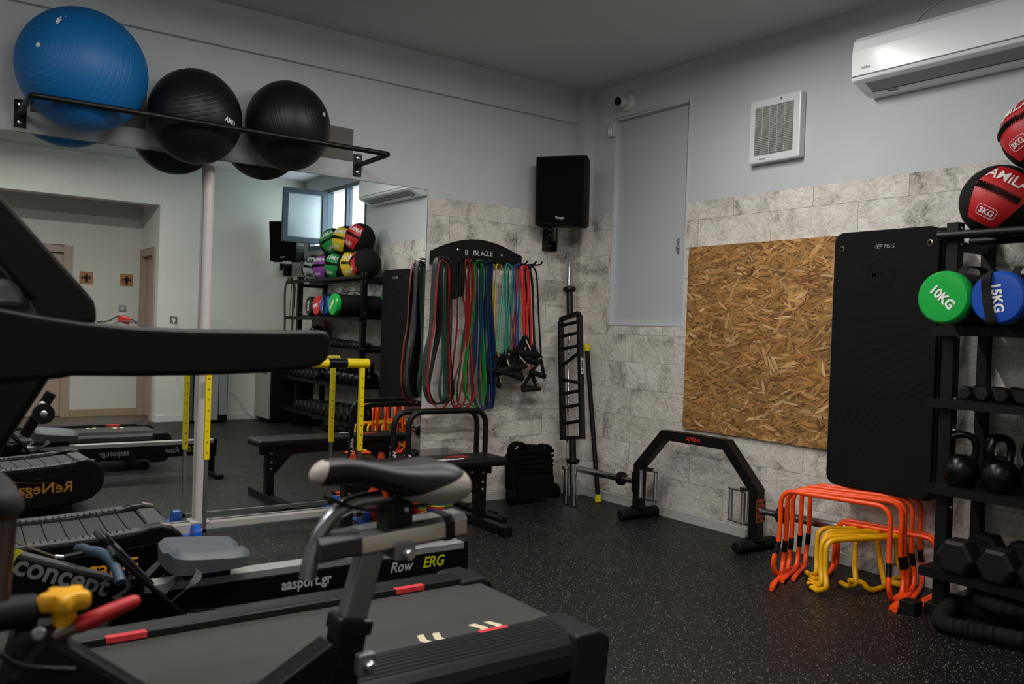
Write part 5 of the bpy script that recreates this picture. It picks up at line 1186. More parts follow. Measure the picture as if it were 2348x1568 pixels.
# ------------------------------------------------------------------ mini hurdles
M_OR = mat('hurdle_orange', '#fb5010', 0.38, var=0.05)
M_YH = mat('hurdle_amber', '#e9ac0e', 0.4, var=0.05)
M_TAPE = mat('black_tape', '#101010', 0.45)
def mini_hurdle(w, h, rt, m, foot, tape=True, capc=None, rc=0.075):
    """bar along local y at height h, feet along -x, at the origin"""
    r = empty('mini_hurdle', (0, 0, 0)); b = MB(); pts = []
    def leg(s): return [(foot*-1, s*(w/2+0.005), rt+0.001), (-foot*0.55, s*(w/2+0.012), rt+0.001), (-0.03, s*(w/2+0.014), rt+0.002), (0.022, s*(w/2+0.016), 0.05*h/0.5+0.012), (0.03, s*(w/2+0.014), 0.11*h/0.5), (0.008, s*(w/2+0.004), 0.19*h/0.5), (0, s*w/2, 0.26*h/0.5)]
    L_ = smooth_path(leg(1), 5); R__ = smooth_path(leg(-1), 5)
    top = arc_path([(0, w/2, 0.27*h/0.5), (0, w/2, h-rt), (0, -w/2, h-rt), (0, -w/2, 0.27*h/0.5)], rc, 7)
    path = L_+[Vector(p) for p in top[1:-1]]+R__[::-1]
    b.tube(path, rt, 12); b.build('tube_frame', m, r)
    if tape:
        for s in (1, -1):
            q = smooth_path(leg(s), 5); k = int(len(q)*0.80); MB().tube(q[k-2:k+3], rt*1.12, 12).build('black_tape', M_TAPE, r)
    if capc:
        for s in (1, -1): MB().cyl((-foot-0.004, s*(w/2+0.005), rt+0.001), (-foot+0.012, s*(w/2+0.005), rt+0.001), rt*1.08, n=12).build('end_plug', capc, r)
    return r
def place_h(r, A, Bp, flip=False, tilt=0.0):
    """stand a hurdle so that its bar runs from A to B (floor points)"""
    A = Vector((A[0], A[1], 0)); Bp = Vector((Bp[0], Bp[1], 0)); mid = (A+Bp)/2; d = (A-Bp).normalized()
    ang = math.atan2(d.y, d.x)-PI/2
    if flip: ang += PI
    r.location = mid; r.rotation_euler = Euler((0, tilt, ang), 'ZYX') if False else Euler((0, tilt, ang))
h0 = mini_hurdle(0.55, 0.478, 0.0125, M_OR, 0.30)
OS = [((-0.570, -2.377), (-0.452, -2.900), True, 0.0, 'frontmost orange mini hurdle, its feet pointing to the wall'),
      ((-0.523, -2.373), (-0.285, -2.872), False, 0.0, 'orange mini hurdle second from the front'),
      ((-0.445, -2.355), (-0.255, -2.868), False, 0.0, 'orange mini hurdle third from the front'),
      ((-0.350, -2.325), (-0.150, -2.862), False, 0.0, 'orange mini hurdle fourth from the front'),
      ((-0.270, -2.315), (-0.045, -2.855), False, 0.0, 'rearmost of the tall orange mini hurdles')]
for k, (A, Bq, fl, ti, lb) in enumerate(OS):
    r = h0 if k == 0 else copy_tree(h0); place_h(r, A, Bq, fl, ti); tag(r, lb, 'hurdle', 'tall orange mini hurdles')
l0 = mini_hurdle(0.50, 0.30, 0.0115, M_OR, 0.22, tape=False)
for k, (A, Bq, fl, lb) in enumerate((((-0.25, -2.47), (-0.13, -2.98), False, 'low orange mini hurdle behind the yellow ones, nearer the room'), ((-0.17, -2.44), (-0.06, -2.95), False, 'low orange mini hurdle behind the yellow ones, against the wall'))):
    r = l0 if k == 0 else copy_tree(l0); place_h(r, A, Bq, fl); tag(r, lb, 'hurdle', 'low orange mini hurdles')
y0_ = mini_hurdle(0.46, 0.285, 0.0135, M_YH, 0.10, tape=False, capc=M_BLKP, rc=0.06)
YS = [((-0.610, -2.670), (-0.170, -2.815), 'frontmost yellow mini hurdle'), ((-0.575, -2.615), (-0.135, -2.80), 'second yellow mini hurdle from the front'), ((-0.515, -2.590), (-0.075, -2.735), 'third yellow mini hurdle from the front'),
      ((-0.450, -2.545), (-0.030, -2.74), 'fourth yellow mini hurdle from the front'), ((-0.400, -2.490), (-0.015, -2.70), 'fifth yellow mini hurdle from the front'), ((-0.370, -2.710), (0.0, -2.83), 'yellow mini hurdle shifted right inside the nest')]
for k, (A, Bq, lb) in enumerate(YS):
    r = y0_ if k == 0 else copy_tree(y0_); A = Vector(A); Bq = Vector(Bq)
    place_h(r, (A.x, A.y), (Bq.x, Bq.y), True); 
    tag(r, lb, 'hurdle', 'yellow mini hurdles'); r.location.z = 0
# one yellow hurdle tipped over inside the pile
pp = [at(2011, 1237, y=-2.70), at(2019, 1290, y=-2.72), at(2027, 1335, y=-2.75), at(2027, 1352, y=-2.76), at(2016, 1363, y=-2.77), at(2000, 1358, y=-2.77), at(1988, 1347, y=-2.76), at(1975, 1335, y=-2.74), at(1945, 1330, y=-2.70)]
for p in pp: p.z = max(p.z, 0.0145)
r = empty('mini_hurdle', (pp[4].x, pp[4].y, 0), 'tipped yellow mini hurdle with one leg sticking straight up', 'hurdle', 'yellow mini hurdles')
MB().tube(smooth_path(pp, 4), 0.0135, 12).build('tube_frame', M_YH, r)
# ------------------------------------------------------------------ motor treadmill
M_TBLK = mat('treadmill_plastic', '#0b0b0c', 0.46, var=0.06, bump=0.03, bscale=200, spec=0.18)
M_TGRY = mat('treadmill_cap', '#232426', 0.5, bump=0.15, bscale=400)
M_BELT = mat('running_belt', '#333230', 0.62, var=0.14, vscale=3, bump=0.12, bscale=500)
M_RIDGE = mat('side_rail_grey', '#222425', 0.42, var=0.05)
M_MARK = mat('red_marker', '#c9343a', 0.45)
M_ARROW = mat('cream_print', '#cfc3a4', 0.6)
r = empty('treadmill', (-3.6, -2.72, 0), 'large black motor treadmill with red deck markers and long handrail', 'treadmill')
TX1, TX0 = -2.53, -3.97; ya, yb = -2.30, -3.135; ia, ib = -2.452, -2.952; ZD = 0.288
MB().bb(-4.35, TX1-0.02, ib+0.01, ia-0.01, 0.10, 0.255).build('deck_body', M_TBLK, r, bevel=0.004)
B = MB(); rr = 0.035; pr_ = [(TX0-0.3, ZD)]+[(TX1+rr*math.sin(a)-0.0, ZD-rr+rr*math.cos(a)) for a in [PI*k/10 for k in range(11)]]+[(TX0-0.3, ZD-2*rr)]
B.prism(pr_, (0, ia-0.004, 0), (1, 0, 0), (0, 0, 1), (ia-ib)-0.008); B.build('running_belt', M_BELT, r)
def side_rail(y_out, y_in, s):
    B = MB(); n = 7; w = abs(y_out-y_in); prof = []
    prof.append((0.0, 0.0)); prof.append((0.0, 0.018))
    for k in range(n):
        t0 = 0.02+(w-0.055)*k/n; t1 = 0.02+(w-0.055)*(k+0.72)/n; zz = 0.018-0.012*(k/n)**2
        prof += [(t0, zz), (t0+0.003, zz+0.004), (t1, zz+0.004), (t1+0.003, zz)]
    prof += [(w-0.03, 0.004), (w-0.012, -0.012), (w-0.002, -0.04), (w, -0.09), (w-0.02, -0.11), (0.02, -0.11)]
    B.prism([(a, b_) for a, b_ in prof], (TX0, y_in, ZD+0.002), (0, s, 0), (0, 0, 1), (TX1-0.06-TX0)*s)
    return B.build('side_rail', M_RIDGE, r)
f1 = side_rail(ya, ia, 1); f2 = side_rail(yb, ib, -1)
for x0, x1, y in ((-2.872, -2.756, ia-0.004), (-3.826, -3.713, ia-0.004), (-2.850, -2.742, ib+0.004)):
    s = 1 if y > -2.7 else -1
    MB().bb(x0, x1, y-0.001, y+s*0.026, ZD+0.004, ZD+0.022).build('red_marker', M_MARK, r, bevel=0.001)
# outer frame beams and rear end caps
for y0, y1, s in ((ya, ia, 1), (yb, ib, -1)):
    yc = (y0+y1)/2
    MB().bb(-4.35, TX1-0.01, min(y0, y1)+0.02, max(y0, y1)-0.02, 0.085, 0.20).build('frame_beam', M_TBLK, r, bevel=0.02)
    w = abs(y1-y0); cx0, cx1 = TX1-0.075, TX1+0.070
    B = MB(); prof = [(cx0, 0.306), (cx1-0.05, 0.308), (cx1-0.005, 0.286), (cx1, 0.262), (cx1-0.015, 0.10), (cx1-0.05, 0.06), (cx0-0.02, 0.06), (cx0-0.01, 0.20)]
    a_, b_ = (y0+0.004*s, y1-0.022*s); lo, hi = min(a_, b_), max(a_, b_)
    B.prism(prof, (0, hi, 0), (1, 0, 0), (0, 0, 1), hi-lo); B.build('rear_cap', M_TGRY, r, bevel=0.012, bseg=3)
    MB().cyl((TX1-0.12, yc-0.025, 0.032), (TX1-0.12, yc+0.025, 0.032), 0.032, n=20).build('rear_foot', M_RUB, r, bevel=0.004)
    MB().cyl((-4.25, yc-0.025, 0.045), (-4.25, yc+0.025, 0.045), 0.045, n=20).build('front_wheel', M_RUB, r)
MB().cyl((TX1, ib+0.002, ZD-rr), (TX1, ia-0.002, ZD-rr), 0.032, n=20).build('rear_roller', M_TBLK, r)
B = MB()                                                  # direction chevrons printed on the belt
def chev(px0, py0, px1, py1, d_):
    a = at(px0, py0, z=ZD+0.0008); b_ = at(px1, py1, z=ZD+0.0008); cx = (a.x+b_.x)/2; cy = (a.y+b_.y)/2; w = abs(b_.x-a.x)/2
    pg = [(-w, 0.045), (w*0.2, 0.045), (w, 0.0), (w*0.2, -0.045), (-w, -0.045), (-w*0.25, 0.0)]
    if d_ < 0: pg = [(-x, y) for x, y in pg][::-1]
    B.prism(pg, (cx, cy, ZD+0.0003), (1, 0, 0), (0, 1, 0), 0.0006)
for q_ in ((960, 1468, 990, 1466, -1), (992, 1462, 1028, 1462, -1), (1087, 1441, 1120, 1438, 1), (1124, 1435, 1152, 1432, 1)):
    B = MB(); chev(*q_); B.build('printed_chevron', M_ARROW, r)
# motor hood
B = MB(); B.prism([(-4.55, 0.10), (-3.95, 0.10), (-3.95, 0.30), (-4.02, 0.345), (-4.35, 0.36), (-4.52, 0.30)], (0, ya, 0), (1, 0, 0), (0, 0, 1), ya-yb); B.build('motor_hood', M_TBLK, r, bevel=0.02)
# near and far handrails with uprights and console arms
def rail_profile(y, pts):
    return [(at(px, py, y=y).x, at(px, py, y=y).z) for px, py in pts]
yn = -3.19
top = [(-60, 697), (0, 705), (90, 722), (190, 737), (300, 748), (430, 754), (600, 757), (722, 757), (737, 761), (745, 772)]
bot = [(745, 800), (738, 822), (722, 836), (690, 846), (600, 853), (450, 859), (300, 861), (160, 860), (128, 866), (-60, 880)]
P2 = rail_profile(yn, top+bot)
B = MB(); B.prism(P2, (0, yn+0.035, 0), (1, 0, 0), (0, 0, 1), 0.075); hr = B.build('handrail', M_TBLK, r, bevel=0.012, bseg=4)
off = Vector((0, 0.90, 0))
P3 = [(x, z) for x, z in P2]
B = MB(); P3 = [(x, z-0.022) for x, z in P3]; B.prism(P3, (0, -2.225, 0), (1, 0, 0), (0, 0, 1), 0.075); B.build('handrail', M_TBLK, r, bevel=0.012, bseg=4)
arm = [(-60, 385), (0, 450), (100, 562), (195, 668), (213, 690), (218, 712), (218, 742), (-60, 742), (-60, 715), (75, 712), (72, 690), (-60, 545)]
for yy in (yn+0.03, -2.235):
    PA = rail_profile(yn, arm); B = MB(); B.prism(PA, (0, yy, 0), (1, 0, 0), (0, 0, 1), 0.05); B.build('console_arm', M_TBLK, r, bevel=0.008)
x0, zz = at(0, 600, y=yn).x, 1.42
MB().bb(-4.55, -4.33, -3.10, -2.30, 1.35, 1.62).build('console', M_TBLK, r, bevel=0.02)
MB().bb(-4.31, -4.13, yn-0.0, yn+0.055, 1.262, 1.318).build('cup_holder', mat('cup_holder_grey', '#55565a', 0.5), r, bevel=0.012)
for yy in (yn, -2.26):
    MB().bar([(-4.125, yy, 1.17), (-4.66, yy, 0.20)], 0.07, 0.11, (1, 0, 0)).build('upright', M_TBLK, r, bevel=0.015)
# pivot link on the far upright, seen under the handrail
B = MB(); B.bar([at(118, 900, y=-2.3), at(55, 1000, y=-2.3)], 0.02, 0.03, (1, 0, 0)); lk = B.build('lift_link', M_TBLK, r, bevel=0.004)
pvt = at(98, 948, y=-2.315); MB().cyl(pvt, pvt+Vector((0, -0.02, 0)), 0.030, n=20).build('pivot_hub', M_BLKP, lk)
part_bolts(lk, [((pvt.x, pvt.y-0.02, pvt.z), (0, -1, 0)), ((at(96, 928, y=-2.32).x, -2.32, at(96, 928, y=-2.32).z), (0, -1, 0))], M_ZINC, 0.010, 0.005)
# safety key with red clip lying on the far handrail
kp = [at(p, q, y=-2.262) for p, q in ((262, 741), (285, 736), (312, 741), (338, 748))]
MB().sweep(smooth_path(kp, 4), [(-0.002, -0.012), (0.002, -0.012), (0.002, 0.012), (-0.002, 0.012)], False, (0, 0, 1)).build('key_bracket', M_STEEL, r)
p = at(285, 733, y=-2.262); MB().box((p.x, p.y, p.z), (0.035, 0.02, 0.022), Matrix.Rotation(0.3, 3, 'Y')).build('safety_clip', mat('red_plastic', '#b3231b', 0.4), r, bevel=0.004)
MB().tube(smooth_path([at(x_, y_, y=-2.262) for x_, y_ in ((222, 738), (248, 736), (268, 726), (285, 724), (305, 734), (322, 744))], 5), 0.002, 8).build('safety_cord', M_WEB, r)

# ------------------------------------------------------------------ rowing machine
M_ROW = mat('rower_black', '#0e0f10', 0.35, var=0.08)
M_ALR = mat('rower_aluminium', '#d6d7d8', 0.35, 0.8)
M_SEATG = mat('rower_seat_grey', '#4c5157', 0.5, bump=0.05, bscale=150)
yc = -1.885; yn2 = yc-0.045
r = empty('rowing_machine', (-3.2, yc, 0), 'long black rowing machine with grey seat on a silver monorail', 'rowing machine')
MB().bb(-3.66, -2.232, yc-0.040, yc+0.040, 0.168, 0.262).build('monorail', M_ROW, r, bevel=0.004)
MB().bb(-3.60, -2.236, yc-0.0405, yc+0.0405, 0.262, 0.291).build('slide_track', M_ALR, r, bevel=0.002)
MB().bb(-2.247, -2.225, yc-0.045, yc+0.045, 0.160, 0.296).build('rear_end_cap', M_BLKP, r, bevel=0.004)
MB().bb(-2.275, -2.230, yc-0.02, yc+0.02, 0.03, 0.17).build('rear_leg', M_ROW, r, bevel=0.003)
MB().bb(-2.285, -2.220, yc-0.24, yc+0.24, 0.0, 0.035).build('rear_foot', M_ROW, r, bevel=0.006)
MB().bar([(-2.36, yc-0.03, 0.175), (-2.30, yc-0.03, 0.10)], 0.012, 0.02, (1, 0, 0)).build('rear_strut', M_ROW, r)
part_bolts(r, [((-2.375, yn2+0.004, 0.166), (0, -1, 0))], M_ZINC, 0.007, 0.005)
def on_face(px, py): return at(px, py, y=yn2+0.002)
# lettering on both faces of the rail
def both(txt, size, m, x, z, **k):
    letter(txt, size, m, r, (x, yc-0.0405, z), (1, 0, 0), (0, 0, 1), **k); letter(txt, size, m, r, (x, yc+0.0405, z), (-1, 0, 0), (0, 0, 1), **k)
P_ = on_face(705, 1317); both('aasport.gr', 0.060, mat('silver_print', '#9fa4a6', 0.4), P_.x+0.0, 0.217, bold=0.025, depth=0.001, width=0.86)
both('Row', 0.062, mat('silver_print', '', 0.4), -2.565, 0.220, bold=0.02, depth=0.001, shear=0.25, width=0.9)
both('ERG', 0.066, mat('lime_print', '#b5b81d', 0.4), -2.405, 0.222, bold=0.02, depth=0.001, shear=0.25, width=0.88)
# seat
st = empty('seat', (0, 0, 0)); st.parent = r; st.matrix_basis = wm(r).inverted() @ Matrix.Translation((-3.385, yc, 0.33))
B = MB(); nx, ny = 22, 18; vs = []; fs = []
def seat_top(u, v):                                       # u along x (-1 rear.. 1), v across
    z = 0.405-0.012*u-0.020*math.exp(-((v)/0.35)**2)*(0.6+0.4*u)+0.012*math.cos(PI*v)*0-0.020*max(0, u-0.35)**1.0*math.exp(-(v/0.45)**2)
    z += 0.012*math.exp(-((abs(v)-0.55)/0.25)**2)
    e = max(abs(u), abs(v)); z -= 0.020*max(0, e-0.82)/0.18
    return z
def outline(u, v):
    w = 0.150*(1-0.06*u); l = 0.150
    q = 1-0.10*(abs(u)**6)*abs(v)**2; return -3.385+u*l*(1-0.13*abs(v)**4)-0.028*(1 if u > 0 else 0)*u**4*math.exp(-(v/0.3)**2), yc+v*w*(1-0.16*abs(u)**4)
for i in range(nx+1):
    for j in range(ny+1):
        u = -1+2*i/nx; v = -1+2*j/ny; x, y = outline(u, v); vs.append((x, y, seat_top(u, v)))
for i in range(nx):
    for j in range(ny): fs.append((i*(ny+1)+j, (i+1)*(ny+1)+j, (i+1)*(ny+1)+j+1, i*(ny+1)+j+1))
n0 = len(vs)
for i in range(nx+1):
    for j in range(ny+1):
        u = -1+2*i/nx; v = -1+2*j/ny; x, y = outline(u*0.97, v*0.97); vs.append((x, y, 0.338))
for i in range(nx):
    for j in range(ny): fs.append(tuple(n0+q for q in (i*(ny+1)+j, i*(ny+1)+j+1, (i+1)*(ny+1)+j+1, (i+1)*(ny+1)+j)))
bd = [i*(ny+1) for i in range(nx+1)]+[nx*(ny+1)+j for j in range(1, ny+1)]+[i*(ny+1)+ny for i in range(nx-1, -1, -1)]+[j for j in range(ny-1, 0, -1)]
for k in range(len(bd)): a, b_ = bd[k], bd[(k+1) % len(bd)]; fs.append((a, b_, n0+b_, n0+a))
B.add(vs, fs, True); B.build('seat_pad', M_SEATG, st)
MB().bb(-3.47, -3.30, yc-0.055, yc+0.055, 0.291, 0.338).build('seat_carriage', M_BLKP, st, bevel=0.006)
# sloping front beam with lettering
A0 = Vector((-3.655, yc, 0.235)); A1 = Vector((-4.30, yc, 0.505)); dd = (A1-A0).normalized(); nrm = Vector((-dd.z, 0, dd.x)); nrm = -nrm if nrm.z < 0 else nrm
MB().bar([A0, A1], 0.085, 0.125, tuple(nrm)).build('front_beam', M_ROW, r, bevel=0.006)
MB().bar([A0+nrm*0.066, A1+nrm*0.066], 0.055, 0.010, tuple(nrm)).build('beam_track', mat('rower_grey_track', '#6d6f70', 0.35, 0.6), r, bevel=0.002)
MB().bar([(-3.57, yc, 0.285), A0+nrm*0.066+dd*0.01], 0.055, 0.008, (0, 0, 1)).build('track_joint', mat('rower_grey_track', '', 0.35), r)
u_ = -dd
pt_ = on_face(170, 1328)
letter('concept 2', 0.098, mat('faded_print', '#6c6c6b', 0.5), r, (pt_.x, yc-0.0432, pt_.z), (u_.x, 0, u_.z), (nrm.x, 0, nrm.z), bold=0.022, depth=0.001, width=0.98)
pl = on_face(22, 1281)
B = MB(); q0 = Vector((pl.x, yc-0.0428, pl.z)); U = Vector((u_.x, 0, u_.z)); Vv = Vector((nrm.x, 0, nrm.z))
for s in (-1, 1): B.prism([(s*0.004, -0.036), (s*0.012, -0.036), (s*0.030, -0.036), (s*0.017, -0.012), (s*0.017, 0.012), (s*0.030, 0.036), (s*0.004, 0.036)][::s], q0+U*0.0, U, Vv, 0.001)
B.build('logo', mat('lime_print', '', 0.4), r)
# flywheel housing, out past the left of the view
MB().lathe([(0.05, 0), (0.24, 0.0), (0.27, 0.03), (0.27, 0.10), (0.24, 0.13), (0.0, 0.13)], (-4.55, yc-0.065, 0.42), (0, 1, 0), 40).build('flywheel_housing', M_ROW, r)
MB().bb(-4.62, -4.56, yc-0.30, yc+0.30, 0.0, 0.05).build('front_foot', M_ROW, r, bevel=0.006)
MB().bar([(-4.58, yc, 0.04), (-4.40, yc, 0.42)], 0.05, 0.05, (1, 0, 0)).build('front_leg', M_ROW, r)
# footplates
for s in (-1, 1):
    yo = yc+s*0.125; n_ = 'footplate'
    a = Vector((-3.735, yo, 0.455)); b_ = Vector((-3.475, yo, 0.175))
    fp = MB().bar([a, b_], 0.125, 0.018, (0.7, 0, 0.7)).build('footplate', M_ROW, r, bevel=0.006)
    MB().bar([a+Vector((0.02, 0, 0.012)), a+Vector((0.12, 0, -0.11))], 0.10, 0.010, (0.7, 0, 0.7)).build('toe_flexfoot', mat('flexfoot', '#2b3138', 0.4), fp, bevel=0.004)
    pth = [b_+Vector((-0.07, -0.06, 0.09)), b_+Vector((0.01, -0.065, 0.16)), b_+Vector((0.03, 0.0, 0.18)), b_+Vector((0.01, 0.065, 0.16)), b_+Vector((-0.07, 0.06, 0.09))]
    MB().sweep(smooth_path(pth, 5), [(-0.0015, -0.014), (0.0015, -0.014), (0.0015, 0.014), (-0.0015, 0.014)], False, (0.6, 0, 0.8), True).build('foot_strap', mat('grey_webbing', '#35373a', 0.7), fp)
    MB().tube(smooth_path([b_+Vector((0.0, -0.05, 0.0)), b_+Vector((0.085, -0.02, 0.0)), b_+Vector((0.10, 0.02, 0.01)), b_+Vector((0.02, 0.05, 0.01))], 5), 0.007, 8).build('heel_strap', M_WEB, fp)
MB().prism([(-3.72, 0.30), (-3.60, 0.33), (-3.43, 0.14), (-3.40, 0.03), (-3.62, 0.0), (-3.70, 0.10)], (0, yc+0.03, 0), (1, 0, 0), (0, 0, 1), 0.06).build('middle_leg', M_ROW, r, bevel=0.004)
MB().bb(-3.66, -3.58, yc-0.20, yc+0.20, 0.0, 0.03).build('middle_foot', M_ROW, r, bevel=0.006)
# handle and chain
M_HND = mat('blue_grey_grip', '#2a3f52', 0.45)
hc = at(198, 1272, y=yc); 
hp_ = [at(277, 1336, y=yc-0.235), at(270, 1312, y=yc-0.20), at(256, 1286, y=yc-0.15), at(232, 1268, y=yc-0.08), at(203, 1262, y=yc-0.01), Vector((hc.x+0.004, yc+0.10, hc.z)), Vector((hc.x+0.01, yc+0.22, hc.z-0.03))]
hd_ = MB().tube(smooth_path(hp_, 6), 0.0175, 16).build('handle', M_HND, r)
MB().tube([hc+Vector((-0.07, 0, 0.0)), hc+Vector((0.0, 0, 0.008))], 0.010, 10).build('handle_yoke', M_BLKP, hd_)
MB().tube([hc+Vector((-0.10, 0, 0.008)), hc+Vector((-0.06, 0, 0.0))], 0.007, 10).build('swivel', M_CHROME, hd_)
ce = at(0, 1215, y=yc); MB().tube([hc+Vector((-0.10, 0, 0.008)), ce+Vector((-0.25, 0, 0.11))], 0.0038, 8).build('chain', mat('chain_brass', '#7c705c', 0.35, 1.0), r)

# ------------------------------------------------------------------ curved manual treadmill
M_CT = mat('curved_treadmill_black', '#0d0d0e', 0.32, var=0.1)
M_CTG = mat('curved_treadmill_rim', '#4a4d4d', 0.5)
M_SLAT = mat('rubber_slat', '#3f4141', 0.75, bump=0.0)
nt = M_SLAT.node_tree; tc = nn(nt, 'ShaderNodeTexCoord'); wv = nn(nt, 'ShaderNodeTexWave'); wv.bands_direction = 'X'; wv.inputs['Scale'].default_value = 48
nt.links.new(tc.outputs['Object'], wv.inputs['Vector']); bp = nn(nt, 'ShaderNodeBump'); bp.inputs['Strength'].default_value = 0.25; bp.inputs['Distance'].default_value = 0.002
nt.links.new(wv.outputs['Fac'], bp.inputs['Height']); nt.links.new(bp.outputs['Normal'], nt.nodes['Principled BSDF'].inputs['Normal'])
r = empty('curved_treadmill', (-3.95, -1.0, 0), 'black curved slatted manual treadmill with orange gothic lettering', 'treadmill')
cy0, cy1 = -1.285, -0.725
def ztop(x):                                              # curved running surface
    t = (x+3.30)/-1.5; return 0.365-0.20*t+0.26*t*t if t > 0 else 0.365
def side(yo, s):
    xs = [-4.75+0.05*k for k in range(30)]; up = [(x, ztop(x)+0.030) for x in xs if x < -3.36]
    end = [(-3.345, 0.404), (-3.30, 0.408), (-3.255, 0.392), (-3.215, 0.352), (-3.195, 0.300), (-3.195, 0.240), (-3.215, 0.180), (-3.265, 0.125), (-3.33, 0.100)]
    low = [(-3.60, 0.075), (-4.75, 0.075)]
    B = MB(); B.prism(up+end+low, (0, yo, 0), (1, 0, 0), (0, 0, 1), 0.085 if s > 0 else 0.085); return B
for yo in (cy1, cy0+0.085):
    o = side(yo, 1).build('side_frame', M_CT, r, bevel=0.014, bseg=3)
for yo, s in ((cy0, -1), (cy1, 1)):
    # grey ridged step along the top and the recessed side plate
    B = MB(); xs = [-4.7+0.045*k for k in range(31)]
    B.sweep([(x, yo-s*0.036, ztop(x)+0.031) for x in xs if x < -3.33], [(-0.003, -0.034), (0.004, -0.034), (0.004, 0.034), (-0.003, 0.034)], False, (0, 0, 1), False)
    st_ = B.build('top_rim', M_CTG, r)
    B = MB(); x = -3.42
    while x > -4.6: B.box((x, yo-s*0.058, ztop(x)+0.036), (0.006, 0.034, 0.004)); x -= 0.026
    B.build('rim_ribs', M_CT, st_)
    pan = [(-3.36, 0.315), (-3.31, 0.325), (-3.265, 0.30), (-3.25, 0.24), (-3.27, 0.18), (-3.33, 0.145), (-4.6, 0.11), (-4.6, 0.27), (-3.9, 0.265)]
    B = MB(); B.prism(pan if s < 0 else pan, (0, yo+(0.0 if s < 0 else 0.003), 0), (1, 0, 0), (0, 0, 1), 0.003); B.build('side_plate', mat('side_plate_black', '#070708', 0.25), r, bevel=0.001)
    letter('ReNegaDE', 0.105, mat('orange_print', '#d58a12', 0.5), r, (-3.60 if s < 0 else -3.585, yo+s*0.0038, 0.222), (-s, 0, 0), (0, 0, 1), bold=0.012, depth=0.001, width=0.90)
    B = MB(); q = [(-3.46, yo+s*0.0045, 0.245), (-3.52, yo+s*0.0045, 0.262), (-3.60, yo+s*0.0045, 0.268), (-3.72, yo+s*0.0045, 0.285)] if s > 0 else [(-3.56, yo+s*0.0045, 0.165), (-3.70, yo+s*0.0045, 0.175), (-3.85, yo+s*0.0045, 0.16)]
    B.tube(smooth_path(q, 5), 0.0016, 6); B.build('lettering_flourish', mat('orange_print', '', 0.5), r)
    B = MB(); B.box((-3.272, yo-s*0.040, 0.4005), (0.050, 0.026, 0.003), Matrix.Rotation(0.28, 3, 'Y')); B.build('warning_sticker', mat('sticker_pink', '#a8958c', 0.5, var=0.5, vscale=90), r)
x = -3.375; k = 0
def slat(x): 
    z = ztop(x)+0.008; sl = (ztop(x+0.03)-ztop(x-0.03))/0.06
    return MB().box((x, (cy0+cy1)/2, z), (0.0745, cy1-cy0-0.165, 0.016), Matrix.Rotation(-math.atan(sl), 3, 'Y')).build('tread_slat', M_SLAT, r, bevel=0.0015)
while x > -4.65: slat(x); x -= 0.0785
MB().bb(-3.33, -3.245, cy0+0.083, cy1-0.083, 0.355, 0.388).build('rear_cover', M_CTG, r, bevel=0.014)
MB().bb(-4.7, -3.28, cy0+0.09, cy1-0.09, 0.10, 0.20).build('belly_pan', M_CT, r)
for x in (-3.40, -4.60):
    for y in (cy0+0.05, cy1-0.05): MB().cyl((x, y, 0.0), (x, y, 0.09), 0.035, n=18).build('levelling_foot', M_RUB, r)
pv = Vector((-3.195, -1.0, 0)); r.matrix_basis = Matrix.Translation((-3.272, -1.0, 0)) @ Matrix.Rotation(-0.05, 4, 'Z') @ Matrix.Diagonal((1, 1, 0.87, 1)) @ Matrix.Translation(-pv) @ r.matrix_basis

# ------------------------------------------------------------------ indoor bike
YK = -3.75
M_BK = mat('bike_black', '#0d0d0f', 0.35, var=0.06, bump=0.04, bscale=200)
M_BS = mat('bike_silver', '#8d9094', 0.28, 0.95, var=0.04); M_BGR = mat('bike_graphite', '#3b3c3e', 0.5, 0.5)
M_BSP = mat('bike_brushed_post', '#86888b', 0.38, 0.8)
r = empty('exercise_bike', (-3.95, YK, 0), 'black and silver indoor bike with grey trimmed saddle in the foreground', 'exercise bike')
sd = empty('saddle', (0, 0, 0)); sd.parent = r; sd.matrix_basis = wm(r).inverted() @ Matrix.Translation((-3.60, YK, 0.93))
M_SDL = mat('saddle_black', '#141417', 0.42, bump=0.05, bscale=150); M_SDG = mat('saddle_grey', '#8b857d', 0.45, bump=0.05, bscale=150)
stn = [(-3.752, .006, .989, .981), (-3.748, .014, .998, .974), (-3.735, .023, 1.009, .968), (-3.715, .0275, 1.014, .966), (-3.685, .030, 1.014, .966), (-3.65, .033, 1.007, .961), (-3.62, .040, 1.002, .951),
       (-3.59, .052, .999, .939), (-3.56, .068, 1.000, .926), (-3.53, .083, 1.003, .920), (-3.505, .092, 1.003, .918), (-3.485, .092, .998, .922), (-3.470, .082, .988, .930), (-3.462, .060, .977, .938), (-3.459, .03, .966, .948)]
def sec(st_, m=28):
    x, w, zt, zb = st_; out = []
    for k in range(m):
        a = 2*PI*k/m; c, s_ = math.cos(a), math.sin(a); zc = zb+(zt-zb)*0.42
        yy = w*math.copysign(abs(c)**0.85, c); zz = zc+((zt-zc) if s_ > 0 else (zc-zb))*math.copysign(abs(s_)**(0.75 if s_ > 0 else 1.0), s_)
        if s_ > 0.3: zz -= 0.004*math.exp(-(c/0.25)**2)    # centre channel
        out.append(Vector((x, YK+yy, zz)))
    return out
SS = []
for i in range(len(stn)-1):
    for k in range(4):
        t = k/4; p0, p1, p2, p3 = stn[max(i-1, 0)], stn[i], stn[i+1], stn[min(i+2, len(stn)-1)]
        SS.append(tuple(0.5*((2*b_)+(c_-a)*t+(2*a-5*b_+4*c_-d_)*t*t+(3*b_-a-3*c_+d_)*t**3) for a, b_, c_, d_ in zip(p0, p1, p2, p3)))
SS.append(stn[-1]); m_ = 28
B = MB(); vs = []; [vs.extend(sec(q, m_)) for q in SS]; B.add(vs, [])
